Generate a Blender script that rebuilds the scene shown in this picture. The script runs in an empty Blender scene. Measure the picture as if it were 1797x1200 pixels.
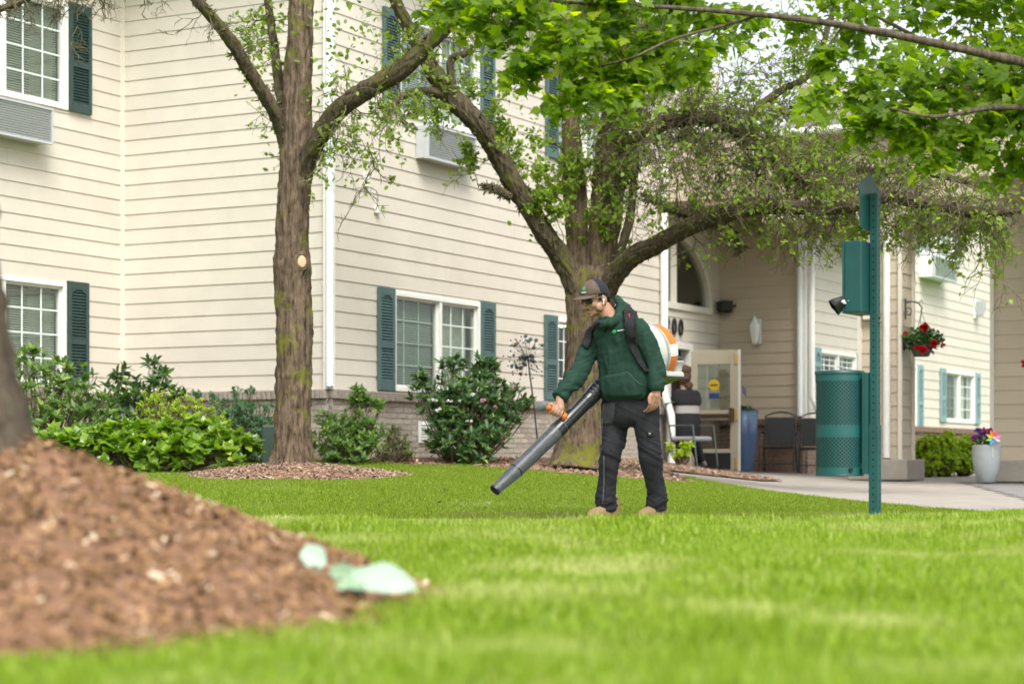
import bpy, bmesh, math, random
import numpy as np
from mathutils import Matrix, Vector
random.seed(7); RNG = np.random.default_rng(7)
C = bpy.context.scene.collection
SC = bpy.context.scene
R = math.radians
# ---------------------------------------------------------------- camera, sky, sun, exposure
F = 70/36*1797; CZ = 0.42; HZ = 810.0; CX = 898.5
cam = bpy.data.cameras.new('camera'); camo = bpy.data.objects.new('camera', cam); C.objects.link(camo)
cam.sensor_width = 36; cam.lens = 70; cam.shift_y = (HZ-600)/1797
cam.clip_start = .1; cam.clip_end = 600
camo.location = (0, 0, CZ); camo.rotation_euler = (R(90), 0, 0)
cam.dof.use_dof = True; cam.dof.focus_distance = 15.0; cam.dof.aperture_fstop = 2.4; cam.dof.aperture_blades = 9
SC.camera = camo
SUN_EL, SUN_AZ = R(52), R(163)      # azimuth clockwise from +Y (the view): behind the camera, to its right
w = bpy.data.worlds.new('World'); SC.world = w; w.use_nodes = True
nt = w.node_tree; bg = nt.nodes['Background']
sky = nt.nodes.new('ShaderNodeTexSky'); sky.sky_type = 'NISHITA'; sky.sun_disc = False
sky.sun_elevation = SUN_EL; sky.sun_rotation = SUN_AZ; sky.air_density = 1.0; sky.dust_density = 4.0; sky.ozone_density = 1.0
hs = nt.nodes.new('ShaderNodeHueSaturation'); hs.inputs['Saturation'].default_value = .30; hs.inputs['Value'].default_value = 1.0
nt.links.new(sky.outputs[0], hs.inputs['Color']); nt.links.new(hs.outputs[0], bg.inputs[0]); bg.inputs[1].default_value = .15
sl = bpy.data.lights.new('sun', 'SUN'); sl.energy = 1.5; sl.angle = R(28); sl.color = (1, .975, .93)
so = bpy.data.objects.new('sun', sl); C.objects.link(so)
sd = Vector((math.sin(SUN_AZ)*math.cos(SUN_EL), math.cos(SUN_AZ)*math.cos(SUN_EL), math.sin(SUN_EL)))
so.rotation_euler = sd.to_track_quat('Z', 'Y').to_euler(); so.location = (0, 0, 30)
SC.view_settings.view_transform = 'Standard'; SC.view_settings.look = 'None'
SC.view_settings.exposure = 1.10; SC.view_settings.gamma = 1
SC.render.engine = 'CYCLES'; SC.cycles.use_denoising = True
SC.cycles.max_bounces = 8; SC.cycles.transparent_max_bounces = 8; SC.cycles.caustics_reflective = False; SC.cycles.caustics_refractive = False
SC.cycles.sample_clamp_indirect = 8

# ---------------------------------------------------------------- helpers
def at(px, py, Y):
    return Vector(((px-CX)*Y/F, Y, CZ+(HZ-py)*Y/F))
def hash3(i, j, k, s=0):
    n = (i.astype(np.int64)*374761393 + j.astype(np.int64)*668265263 + k.astype(np.int64)*2147483647 + s*1274126177) & 0xffffffff
    n = ((n ^ (n >> 13))*1274126177) & 0xffffffff
    n = ((n ^ (n >> 16))*2246822519) & 0xffffffff
    return ((n ^ (n >> 15)) & 0xffff)/65535.0
def vnoise(P, s=0):
    P = np.asarray(P, float); I = np.floor(P); f = P-I; f = f*f*(3-2*f); I = I.astype(np.int64)
    r = 0
    for a in (0, 1):
        for b in (0, 1):
            for c in (0, 1):
                wgt = (f[:, 0] if a else 1-f[:, 0])*(f[:, 1] if b else 1-f[:, 1])*(f[:, 2] if c else 1-f[:, 2])
                r = r+wgt*hash3(I[:, 0]+a, I[:, 1]+b, I[:, 2]+c, s)
    return r
def fbm(P, o=4, s=0):
    r = 0; a = .5; P = np.asarray(P, float)
    for q in range(o):
        r = r+a*vnoise(P*(2**q)+q*17.3, s+q); a *= .5
    return r
WM = {}
def link(o, parent=None, M=None):
    C.objects.link(o); M = M if M is not None else Matrix.Identity(4)
    WM[o.name] = M
    if parent is not None:
        o.parent = parent; o.matrix_basis = WM[parent.name].inverted() @ M
    else: o.matrix_basis = M
    return o
def tag(o, label=None, cat=None, group=None, kind=None):
    if label: o['label'] = label
    if cat: o['category'] = cat
    if group: o['group'] = group
    if kind: o['kind'] = kind
    return o
def thing(name, label, cat, loc=(0, 0, 0), group=None, rz=0, parent=None):
    o = bpy.data.objects.new(name, None); o.empty_display_size = .1
    link(o, parent, Matrix.Translation(Vector(loc)) @ Matrix.Rotation(rz, 4, 'Z'))
    return tag(o, label, cat, group)
def inst(name, mesh, parent, M, kind=None):
    o = bpy.data.objects.new(name, mesh); link(o, parent, M)
    if kind: o['kind'] = kind
    return o
def copy_thing(root, M, label=None, group=None):
    """a thing with copies of its parts and sub-parts, mesh data shared"""
    def rec(o, parent, Mw):
        c = o.copy(); C.objects.link(c); c.parent = parent; WM[c.name] = Mw
        if parent is None: c.matrix_basis = Mw
        for ch in list(o.children):
            if ch.name in WM: rec(ch, c, Mw @ ch.matrix_basis)
        return c
    c = rec(root, None, M)
    if label: c['label'] = label
    if group: c['group'] = group
    return c
def frame_of(d):
    d = Vector(d).normalized(); a = Vector((0, 0, 1)) if abs(d.z) < .9 else Vector((1, 0, 0))
    x = a.cross(d).normalized(); return x, d.cross(x), d
class MB:
    def __init__(s): s.v = []; s.f = []; s.s = []
    def add(s, vs, fs, smooth=False):
        n = len(s.v); s.v += [tuple(p) for p in vs]
        for f in fs: s.f.append([i+n for i in f]); s.s.append(smooth)
        return s
    def box(s, c, size, M=None):
        c = Vector(c); h = Vector(size)/2; vs = []
        for z in (-1, 1):
            for y in (-1, 1):
                for x in (-1, 1):
                    p = Vector((x*h.x, y*h.y, z*h.z))
                    vs.append((M @ p if M else p)+c)
        return s.add(vs, [(0, 2, 3, 1), (4, 5, 7, 6), (0, 1, 5, 4), (2, 6, 7, 3), (0, 4, 6, 2), (1, 3, 7, 5)])
    def bar(s, a, b, w, h=None):
        a = Vector(a); b = Vector(b); x, y, d = frame_of(b-a); L = (b-a).length
        M = Matrix((x, y, d)).transposed()
        return s.box((a+b)/2, (w, h or w, L), M)
    def tube(s, pts, rad, n=8, cap=True, smooth=True):
        pts = [Vector(p) for p in pts]; m = len(pts)
        if not hasattr(rad, '__len__'): rad = [rad]*m
        vs = []; px = None
        for i, p in enumerate(pts):
            d = (pts[min(i+1, m-1)]-pts[max(i-1, 0)]).normalized()
            if px is None: px = frame_of(d)[0]
            x = (px-d*px.dot(d))
            x = x.normalized() if x.length > 1e-5 else frame_of(d)[0]
            px = x; y = d.cross(x)
            for k in range(n):
                a = 2*math.pi*k/n; vs.append(p+(x*math.cos(a)+y*math.sin(a))*rad[i])
        fs = [(i*n+k, i*n+(k+1) % n, (i+1)*n+(k+1) % n, (i+1)*n+k) for i in range(m-1) for k in range(n)]
        s.add(vs, fs, smooth)
        if cap:
            s.add(vs[:n], [list(range(n))[::-1]]); s.add(vs[(m-1)*n:], [list(range(n))])      # own vertices, so the side stays smoothly shaded
        return s
    def lathe(s, prof, n=24, M=None, cap=True, smooth=True, sx=1, sy=1):
        vs = []
        for r, z in prof:
            for k in range(n):
                a = 2*math.pi*k/n; p = Vector((r*math.cos(a)*sx, r*math.sin(a)*sy, z)); vs.append(M @ p if M else p)
        m = len(prof)
        fs = [(i*n+k, i*n+(k+1) % n, (i+1)*n+(k+1) % n, (i+1)*n+k) for i in range(m-1) for k in range(n)]
        s.add(vs, fs, smooth)
        if cap:
            s.add(vs[:n], [list(range(n))[::-1]]); s.add(vs[(m-1)*n:], [list(range(n))])      # own vertices, so the side stays smoothly shaded
        return s
    def ball(s, c, r, n=12, m=8):
        c = Vector(c); r = Vector(r) if hasattr(r, '__len__') else Vector((r, r, r))
        prof = [(math.sin(math.pi*i/m), -math.cos(math.pi*i/m)) for i in range(m+1)]
        prof[0] = (.02, -1); prof[-1] = (.02, 1)
        return s.lathe(prof, n, Matrix.Translation(c) @ Matrix.Diagonal((r.x, r.y, r.z, 1)))
    def prism(s, out, a, b, M):
        """outline in (x, z) extruded along local y from a to b"""
        n = len(out); vs = [M @ Vector((x, a, z)) for x, z in out]+[M @ Vector((x, b, z)) for x, z in out]
        return s.add(vs, [list(range(n)), list(range(n, 2*n))[::-1]]+[(i+n, (i+1) % n+n, (i+1) % n, i) for i in range(n)])
    def mesh(s, name, mat):
        me = bpy.data.meshes.new(name); me.from_pydata(s.v, [], s.f)
        me.polygons.foreach_set('use_smooth', s.s)
        for m in (mat if isinstance(mat, (list, tuple)) else [mat]): me.materials.append(m)
        bm = bmesh.new(); bm.from_mesh(me); bmesh.ops.recalc_face_normals(bm, faces=bm.faces[:]); bm.to_mesh(me); bm.free()
        return me
    def build(s, name, mat, parent=None, M=None, bevel=0, local=False, kind=None):
        """vertices are world points unless local; M places the object"""
        M = M if M is not None else (WM[parent.name] if parent is not None else Matrix.Identity(4))
        me = s.mesh(name, mat)
        if not local: me.transform(M.inverted())
        o = inst(name, me, parent, M, kind)
        if bevel:
            b = o.modifiers.new('bevel', 'BEVEL'); b.width = bevel; b.segments = 2; b.limit_method = 'ANGLE'
        return o
def np_mesh(name, V, Fc, mat, smooth=True, rnd=None):
    me = bpy.data.meshes.new(name); V = np.ascontiguousarray(V, np.float32); Fc = np.ascontiguousarray(Fc, np.int32)
    k = Fc.shape[1]; nf = len(Fc)
    me.vertices.add(len(V)); me.vertices.foreach_set('co', V.ravel())
    me.loops.add(nf*k); me.loops.foreach_set('vertex_index', Fc.ravel())
    me.polygons.add(nf); me.polygons.foreach_set('loop_start', np.arange(nf, dtype=np.int32)*k)
    try: me.polygons.foreach_set('loop_total', np.full(nf, k, np.int32))
    except Exception: pass
    me.polygons.foreach_set('use_smooth', np.full(nf, smooth))
    if rnd is not None:
        at_ = me.attributes.new('rnd', 'FLOAT', 'POINT'); at_.data.foreach_set('value', np.ascontiguousarray(rnd, np.float32))
    me.materials.append(mat); me.update(calc_edges=True); me.validate()
    return me
def np_tubes(paths, n=4):
    """paths: list of (pts Nx3, radii N); returns V, quads"""
    VV = []; FF = []; off = 0
    ang = np.arange(n)*2*np.pi/n; ca, sa = np.cos(ang), np.sin(ang)
    for P, r in paths:
        P = np.asarray(P, float); m = len(P)
        d = np.empty_like(P); d[1:-1] = P[2:]-P[:-2]; d[0] = P[1]-P[0]; d[-1] = P[-1]-P[-2]
        d /= np.linalg.norm(d, axis=1)[:, None]+1e-9
        ref = np.array([0.31, .52, .1]) if abs(d[0, 2]) > .7 else np.array([0, 0, 1.])
        x = np.cross(ref, d); x /= np.linalg.norm(x, axis=1)[:, None]+1e-9; y = np.cross(d, x)
        r = np.broadcast_to(np.asarray(r, float), (m,))
        V = P[:, None, :]+(x[:, None, :]*ca[None, :, None]+y[:, None, :]*sa[None, :, None])*r[:, None, None]
        VV.append(V.reshape(-1, 3))
        i = np.arange(m-1)[:, None]*n; k = np.arange(n)[None, :]; k2 = (k+1) % n
        FF.append(np.stack([i+k, i+k2, i+n+k2, i+n+k], -1).reshape(-1, 4)+off); off += m*n
    return np.concatenate(VV), np.concatenate(FF)
def smooth_path(P, r, step):
    """Catmull-Rom through P, resampled about every step metres"""
    P = np.asarray([tuple(p) for p in P], float); r = np.asarray(r, float)
    Q = np.vstack([2*P[0]-P[1], P, 2*P[-1]-P[-2]]); out = []; rr = []
    for i in range(len(P)-1):
        p0, p1, p2, p3 = Q[i:i+4]; n = max(2, int(np.linalg.norm(p2-p1)/step))
        t = np.linspace(0, 1, n, endpoint=False)[:, None]
        out.append(.5*((2*p1)+(-p0+p2)*t+(2*p0-5*p1+4*p2-p3)*t**2+(-p0+3*p1-3*p2+p3)*t**3))
        rr.append(r[i]+(r[i+1]-r[i])*t[:, 0])
    out.append(P[-1:]); rr.append(r[-1:]); return np.vstack(out), np.concatenate(rr)

# ---------------------------------------------------------------- materials
MATS = {}
def mat(name, col, rough=.6, metal=0, noise=None, bump=None, spec=.5, var=0, trans=0, coat=0, wear=None):
    """noise=(scale, amount) mottles the colour; bump=(scale, strength); var = per-object value variation; wear=(colour, scale, threshold)"""
    if name in MATS: return MATS[name]
    m = bpy.data.materials.new(name); m.use_nodes = True; N = m.node_tree.nodes; L = m.node_tree.links; b = N['Principled BSDF']
    b.inputs['Roughness'].default_value = rough; b.inputs['Metallic'].default_value = metal
    b.inputs['Specular IOR Level'].default_value = spec; b.inputs['Coat Weight'].default_value = coat
    col = (*col, 1); src = None
    geo = N.new('ShaderNodeNewGeometry')
    def fac_mix(fac, a, bcol):
        mx = N.new('ShaderNodeMix'); mx.data_type = 'RGBA'
        if fac is not None: L.new(fac, mx.inputs[0])
        for i, c in ((6, a), (7, bcol)):
            if isinstance(c, tuple): mx.inputs[i].default_value = c
            else: L.new(c, mx.inputs[i])
        return mx.outputs[2]
    cur = col
    if noise:
        t = N.new('ShaderNodeTexNoise'); t.inputs['Scale'].default_value = noise[0]; t.inputs['Detail'].default_value = 6; t.inputs['Roughness'].default_value = .65
        L.new(geo.outputs['Position'], t.inputs['Vector'])
        mr = N.new('ShaderNodeMapRange'); L.new(t.outputs[0], mr.inputs[0]); mr.inputs[1].default_value = .3; mr.inputs[2].default_value = .7
        lo = tuple(c*(1-noise[1]) for c in col[:3])+(1,); hi = tuple(min(1, c*(1+noise[1])) for c in col[:3])+(1,)
        cur = fac_mix(mr.outputs[0], lo, hi)
    if wear:
        t = N.new('ShaderNodeTexNoise'); t.inputs['Scale'].default_value = wear[1]; t.inputs['Detail'].default_value = 8; t.inputs['Roughness'].default_value = .7
        L.new(geo.outputs['Position'], t.inputs['Vector'])
        mr = N.new('ShaderNodeMapRange'); L.new(t.outputs[0], mr.inputs[0]); mr.inputs[1].default_value = wear[2]; mr.inputs[2].default_value = wear[2]+.12
        cur = fac_mix(mr.outputs[0], cur, (*wear[0], 1))
    if var:
        oi = N.new('ShaderNodeObjectInfo'); mr = N.new('ShaderNodeMapRange'); L.new(oi.outputs['Random'], mr.inputs[0])
        mr.inputs[3].default_value = 1-var; mr.inputs[4].default_value = 1+var
        h = N.new('ShaderNodeHueSaturation'); L.new(mr.outputs[0], h.inputs['Value'])
        if isinstance(cur, tuple): h.inputs['Color'].default_value = cur
        else: L.new(cur, h.inputs['Color'])
        cur = h.outputs[0]
    if isinstance(cur, tuple): b.inputs['Base Color'].default_value = cur
    else: L.new(cur, b.inputs['Base Color'])
    if bump:
        t = N.new('ShaderNodeTexNoise'); t.inputs['Scale'].default_value = bump[0]; t.inputs['Detail'].default_value = 5
        L.new(geo.outputs['Position'], t.inputs['Vector'])
        bp = N.new('ShaderNodeBump'); bp.inputs['Strength'].default_value = bump[1]; bp.inputs['Distance'].default_value = .01
        L.new(t.outputs[0], bp.inputs['Height']); L.new(bp.outputs[0], b.inputs['Normal'])
    if trans: b.inputs['Transmission Weight'].default_value = trans
    MATS[name] = m; return m
def leafmat(name, dark, light, tip=None, rough=.45, tr=.45, spec=.4, inst_rnd=False, patch=None):
    """leaf or blade: colour from the per-leaf attribute rnd (or the instance's random), part of the light passes through"""
    if name in MATS: return MATS[name]
    m = bpy.data.materials.new(name); m.use_nodes = True; N = m.node_tree.nodes; L = m.node_tree.links; b = N['Principled BSDF']
    b.inputs['Roughness'].default_value = rough; b.inputs['Specular IOR Level'].default_value = spec
    if inst_rnd: fac = N.new('ShaderNodeObjectInfo').outputs['Random']
    else:
        a = N.new('ShaderNodeAttribute'); a.attribute_name = 'rnd'; fac = a.outputs['Fac']
    rp = N.new('ShaderNodeValToRGB'); L.new(fac, rp.inputs[0])
    rp.color_ramp.elements[0].color = (*dark, 1); rp.color_ramp.elements[1].color = (*light, 1)
    if tip: e = rp.color_ramp.elements.new(.93); e.color = (*light, 1); rp.color_ramp.elements[-1].color = (*tip, 1)
    cur = rp.outputs[0]
    if patch:
        geo = N.new('ShaderNodeNewGeometry'); t = N.new('ShaderNodeTexNoise'); t.inputs['Scale'].default_value = patch[1]; t.inputs['Detail'].default_value = 4
        L.new(geo.outputs['Position'], t.inputs['Vector'])
        mr = N.new('ShaderNodeMapRange'); L.new(t.outputs[0], mr.inputs[0]); mr.inputs[1].default_value = patch[2]; mr.inputs[2].default_value = patch[2]+.18; mr.inputs[4].default_value = patch[3]
        mx = N.new('ShaderNodeMix'); mx.data_type = 'RGBA'; L.new(mr.outputs[0], mx.inputs[0]); L.new(cur, mx.inputs[6]); mx.inputs[7].default_value = (*patch[0], 1); cur = mx.outputs[2]
    L.new(cur, b.inputs['Base Color'])
    tl = N.new('ShaderNodeBsdfTranslucent'); hs = N.new('ShaderNodeHueSaturation'); hs.inputs['Saturation'].default_value = 1.1; hs.inputs['Value'].default_value = 1.7
    L.new(cur, hs.inputs['Color']); L.new(hs.outputs[0], tl.inputs[0])
    mx = N.new('ShaderNodeMixShader'); mx.inputs[0].default_value = tr; L.new(b.outputs[0], mx.inputs[1]); L.new(tl.outputs[0], mx.inputs[2])
    L.new(mx.outputs[0], N['Material Output'].inputs[0]); MATS[name] = m; return m
def glassmat():
    if 'window_glass' in MATS: return MATS['window_glass']
    m = bpy.data.materials.new('window_glass'); m.use_nodes = True; N = m.node_tree.nodes; L = m.node_tree.links
    N.remove(N['Principled BSDF']); t = N.new('ShaderNodeBsdfTransparent'); t.inputs[0].default_value = (.84, .90, .86, 1)
    g = N.new('ShaderNodeBsdfGlossy'); g.inputs['Roughness'].default_value = .02
    lw = N.new('ShaderNodeLayerWeight'); lw.inputs[0].default_value = .5      # the same from both sides of the sheet
    pw = N.new('ShaderNodeMath'); pw.operation = 'POWER'; L.new(lw.outputs['Facing'], pw.inputs[0]); pw.inputs[1].default_value = 5
    fr = N.new('ShaderNodeMapRange'); L.new(pw.outputs[0], fr.inputs[0]); fr.inputs[3].default_value = .09; fr.inputs[4].default_value = 1
    mx = N.new('ShaderNodeMixShader'); L.new(fr.outputs[0], mx.inputs[0]); L.new(t.outputs[0], mx.inputs[1]); L.new(g.outputs[0], mx.inputs[2])
    L.new(mx.outputs[0], N['Material Output'].inputs[0]); MATS['window_glass'] = m; return m
def barkmat(name, c1, c2, moss, moss_amt):
    m = bpy.data.materials.new(name); m.use_nodes = True; N = m.node_tree.nodes; L = m.node_tree.links; b = N['Principled BSDF']
    b.inputs['Roughness'].default_value = .95; b.inputs['Specular IOR Level'].default_value = .15
    geo = N.new('ShaderNodeNewGeometry'); mp = N.new('ShaderNodeMapping'); mp.inputs['Scale'].default_value = (1, 1, .13); L.new(geo.outputs['Position'], mp.inputs[0])
    t = N.new('ShaderNodeTexNoise'); t.inputs['Scale'].default_value = 30; t.inputs['Detail'].default_value = 9; t.inputs['Roughness'].default_value = .78; L.new(mp.outputs[0], t.inputs['Vector'])
    rp = N.new('ShaderNodeValToRGB'); L.new(t.outputs[0], rp.inputs[0]); rp.color_ramp.elements[0].position = .36; rp.color_ramp.elements[1].position = .66
    rp.color_ramp.elements[0].color = (*c1, 1); rp.color_ramp.elements[1].color = (*c2, 1)
    t2 = N.new('ShaderNodeTexNoise'); t2.inputs['Scale'].default_value = 4.5; t2.inputs['Detail'].default_value = 7; t2.inputs['Roughness'].default_value = .7; L.new(geo.outputs['Position'], t2.inputs['Vector'])
    mr = N.new('ShaderNodeMapRange'); L.new(t2.outputs[0], mr.inputs[0]); mr.inputs[1].default_value = moss_amt; mr.inputs[2].default_value = moss_amt+.1
    mx = N.new('ShaderNodeMix'); mx.data_type = 'RGBA'; L.new(mr.outputs[0], mx.inputs[0]); L.new(rp.outputs[0], mx.inputs[6]); mx.inputs[7].default_value = (*moss, 1)
    L.new(mx.outputs[2], b.inputs['Base Color'])
    bp = N.new('ShaderNodeBump'); bp.inputs['Strength'].default_value = .8; bp.inputs['Distance'].default_value = .02; L.new(t.outputs[0], bp.inputs['Height']); L.new(bp.outputs[0], b.inputs['Normal'])
    MATS[name] = m; return m
M_SIDE = mat('cream_siding', (.568, .524, .448), .55, noise=(2.2, .05), bump=(60, .06), var=.03, wear=((.53, .482, .402), 2.6, .60))
M_SHEATH = mat('siding_backing', (.42, .37, .30), .9)
M_TRIM = mat('white_trim', (.74, .74, .70), .45, noise=(8, .03))
M_CREAMTRIM = mat('cream_trim', (.66, .62, .52), .5, noise=(5, .03))
M_DOWN = mat('pale_downspout', (.74, .79, .77), .45)
M_SHUT = mat('dark_green_shutter', (.021, .050, .046), .45, noise=(9, .15))
M_SHUT2 = mat('teal_grey_shutter', (.068, .122, .120), .5, noise=(9, .15))
M_SHUT3 = mat('pale_teal_shutter', (.20, .31, .32), .55)
M_GLASS = glassmat()
M_BLIND = mat('window_blind', (.42, .43, .39), .6)
M_ROOM = mat('dim_room', (.16, .155, .14), .9)
M_CURT = mat('curtain', (.66, .64, .54), .9, noise=(6, .2))
M_AC = mat('grille_grey', (.50, .53, .54), .4, metal=.2)
M_ACD = mat('grille_dark', (.07, .08, .085), .6)
M_BRICK = mat('tan_brick', (.35, .31, .26), .9, noise=(25, .25), bump=(90, .3), var=.22)
M_BRICKD = mat('brown_brick', (.21, .135, .10), .9, noise=(25, .3), bump=(90, .3), var=.3)
M_MORTAR = mat('mortar', (.36, .33, .29), .95, noise=(40, .15))
M_CONC = mat('concrete', (.31, .28, .24), .9, noise=(3, .14), bump=(80, .15))
M_ASPH = mat('asphalt', (.21, .20, .19), .9, noise=(5, .2), bump=(120, .4))
M_GRASSGROUND = mat('turf_soil', (.085, .16, .022), .95, noise=(2.5, .3))
M_MULCH = mat('bark_mulch', (.20, .105, .058), .95, noise=(22, .5), bump=(45, 1))
M_POST = mat('teal_green_paint', (.006, .063, .060), .45, noise=(6, .15), bump=(120, .03), wear=((.03, .13, .12), 9, .66))
M_BLACK = mat('black_plastic', (.014, .015, .016), .55)
M_DKMETAL = mat('dark_metal', (.03, .032, .034), .45, metal=.3)
M_STEEL = mat('steel', (.45, .45, .45), .35, metal=.9)
M_BRASS = mat('brass', (.62, .45, .14), .35, metal=.6)
BARK1 = barkmat('pear_bark', (.020, .014, .010), (.22, .16, .11), (.135, .14, .022), .525)
BARK2 = barkmat('mossy_branch_bark', (.022, .017, .011), (.145, .115, .075), (.10, .10, .028), .52)
BARK3 = barkmat('grey_bark', (.032, .025, .019), (.20, .155, .115), (.14, .14, .09), .60)
TWIG = mat('lichen_twig', (.118, .104, .060), .95, noise=(14, .55), spec=.1)
# ---------------------------------------------------------------- ground
def ss(x, a, b):
    t = np.clip((x-a)/(b-a), 0, 1); return t*t*(3-2*t)
def terrain(x, y):
    """height of the lawn; 0 = the pavement the worker walks on"""
    x = np.asarray(x, float); y = np.asarray(y, float)
    near = .05+.024*ss(y, 3, 9.0)+.016*ss(-x, -.6, 1.6)*ss(y, 7, 9.5)+.012*np.sin(x*1.3+.6)*np.cos(y*.7)+.035*ss(x, .5, 4)*ss(y, 6, 11)
    slope = np.interp(x, [-6, -2, 0, 1.8, 3.1, 5, 9], [.056, .056, .047, .030, .016, .0125, .0125])
    far = slope*(np.clip(y, 14.3, 60)-14.4); cap = .43+.0*x; far = np.minimum(far, cap)
    edge = np.interp(x, [-6, 0, 2.0, 3.0, 4.2], [10.2, 10.6, 10.9, 11.7, 12.2])
    return near*(1-ss(y, edge, edge+1.7))+far*ss(y, 14.2, 14.6)
def tz(x, y): return float(terrain(np.array([x]), np.array([y]))[0])
def sheet(name, xs, ys, m, dz=0, mask=None, kind='structure', extra=None):
    X, Y = np.meshgrid(xs, ys); Z = terrain(X, Y)+dz
    if extra is not None: Z = Z+extra(X, Y)
    V = np.stack([X, Y, Z], -1).reshape(-1, 3); nx = len(xs)
    i = np.arange(len(ys)-1)[:, None]*nx+np.arange(nx-1)[None, :]
    Fc = np.stack([i, i+1, i+1+nx, i+nx], -1).reshape(-1, 4)
    if mask is not None:
        cen = V[Fc].mean(1); Fc = Fc[mask(cen[:, 0], cen[:, 1])]
        u, inv = np.unique(Fc, return_inverse=True); V = V[u]; Fc = inv.reshape(Fc.shape)
    o = bpy.data.objects.new(name, np_mesh(name, V, Fc, m)); link(o); o['kind'] = kind
    return o
xs = np.concatenate([np.linspace(-250, -9, 14), np.linspace(-8, 10, 91), np.linspace(11, 250, 14)])
ys = np.concatenate([np.linspace(-200, -2, 12), np.linspace(-1, 34, 176), np.linspace(36, 400, 18)])
sheet('lawn', xs, ys, M_GRASSGROUND)
# concrete walk behind the crest, widening to the entrance apron and drive on the right
def lawn_edge(x):      # far lawn's edge towards the entrance apron
    return np.interp(x, [1.2, 1.7, 2.1, 2.6, 3.1, 3.45, 3.8], [30, 24.2, 21.5, 19.3, 17.4, 16.2, 14.4])
pav = lambda x, y: ((y > 12.9) & (y < 14.42) & (x < 3.9)) | ((x > 1.5) & (y > lawn_edge(x)) & (x < 12) & (y < 33)) | ((x >= 3.7) & (y > 13.2) & (x < 12) & (y < 33))
sheet('pavement', np.linspace(-8, 12, 161), np.linspace(12.9, 33, 202), M_CONC, .006, pav)
sheet('drive', np.linspace(4.3, 14, 60), np.linspace(15, 26, 80), M_ASPH, .012, lambda x, y: (y > 17.0+.0*x) & (y < 29.3-.55*(x-5)) & (x > 4.6+.35*(y-17)*.4))
# pavement joints, a shallow groove strip across the walk
for jx in (-3.5, -2.0, -.5, 1.0, 2.5):
    sheet('pavement_joint', np.array([jx-.006, jx+.006]), np.linspace(12.95, 14.35, 8), M_MORTAR, .010)
# mulch beds
MOUND_C = (-1.62, 5.25)
def mound(x, y):
    a = np.arctan2(y-MOUND_C[1], x-MOUND_C[0]); rad = 1.58+.34*np.cos(a+1.9)+.07*np.sin(3*a)
    d = np.hypot(x-MOUND_C[0], y-MOUND_C[1])/rad
    return d, .50*np.clip(1-d, 0, 1)**1.0+.035*np.sin(a*3+1)*np.clip(1-d, 0, 1)
def ring(name, cx, cy, r, h, seed, ax=1.0):
    n = 30; xs_ = np.linspace(cx-r*ax*1.2, cx+r*ax*1.2, n*2); ys_ = np.linspace(cy-r*1.2, cy+r*1.2, n*2)
    def dist(x, y):
        a = np.arctan2(y-cy, x-cx); return np.hypot((x-cx)/ax, y-cy)/(r*(1+.08*np.sin(2*a+seed)+.05*np.sin(5*a)))
    o = sheet(name, xs_, ys_, M_MULCH, .004, lambda x, y: dist(x, y) < 1, extra=lambda x, y: h*np.clip(1-dist(x, y), 0, 1)+.02*fbm(np.stack([x*9, y*9, 0*x], -1).reshape(-1, 3)).reshape(x.shape)*(dist(x, y) < .9))
    return dist
sheet('mulch_mound', np.linspace(-4, .6, 116), np.linspace(3, 7.6, 116), M_MULCH, -.004, lambda x, y: mound(x, y)[0] < 1.0,
      extra=lambda x, y: mound(x, y)[1]+.03*(fbm(np.stack([x*8, y*8, 0*x], -1).reshape(-1, 3)).reshape(x.shape)-.4))
T1 = at(513, 812, 19.6); T2 = at(1012, 806, 22.2)
ring_dist = ring('mulch_ring', T1.x+.05, T1.y-.1, .97, .12, 1.0, 1.05)
# bed along the brick base, from the corner to the entrance
BC = Vector((-2.07, 22.5, 0)); AL = math.atan2(.4781, .8783)
UX, UY = .4781, .8783
def bed(x, y):
    s = (x-BC.x)*UX+(y-BC.y)*UY; o = (x-BC.x)*UY-(y-BC.y)*UX     # along wall, out of it
    return s, o
def bedmask(x, y):
    s, o = bed(x, y); lim = np.interp(s, [-4, -1.4, 0, 3, 5.4, 9, 11.5], [1.3, 1.3, 1.6, 1.5, 4.6, 3.0, .3])+.12*np.sin(s*2.3)
    left = (o > -3.6) & (o <= .0) & (y > 21.9) & (y < 24.6) & (x < -2.0)
    return ((s > -.4) & (s < 10.6) & (o > -.05) & (o < lim)) | ((x < -2.0) & (y > 21.75-.25*(x+2)*.0+.06*np.sin(x*5)) & (y < 25) & (o < 1.3)) | ((x > -.4) & (x < 1.9) & (s > 0) & (o > 0) & (y > 20.75+.06*np.sin(x*6)))
sheet('mulch_bed', np.linspace(-8, 3.4, 150), np.linspace(19.5, 33, 170), M_MULCH, .008, bedmask,
      extra=lambda x, y: .03*fbm(np.stack([x*8, y*8, 0*x], -1).reshape(-1, 3)).reshape(x.shape))
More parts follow.
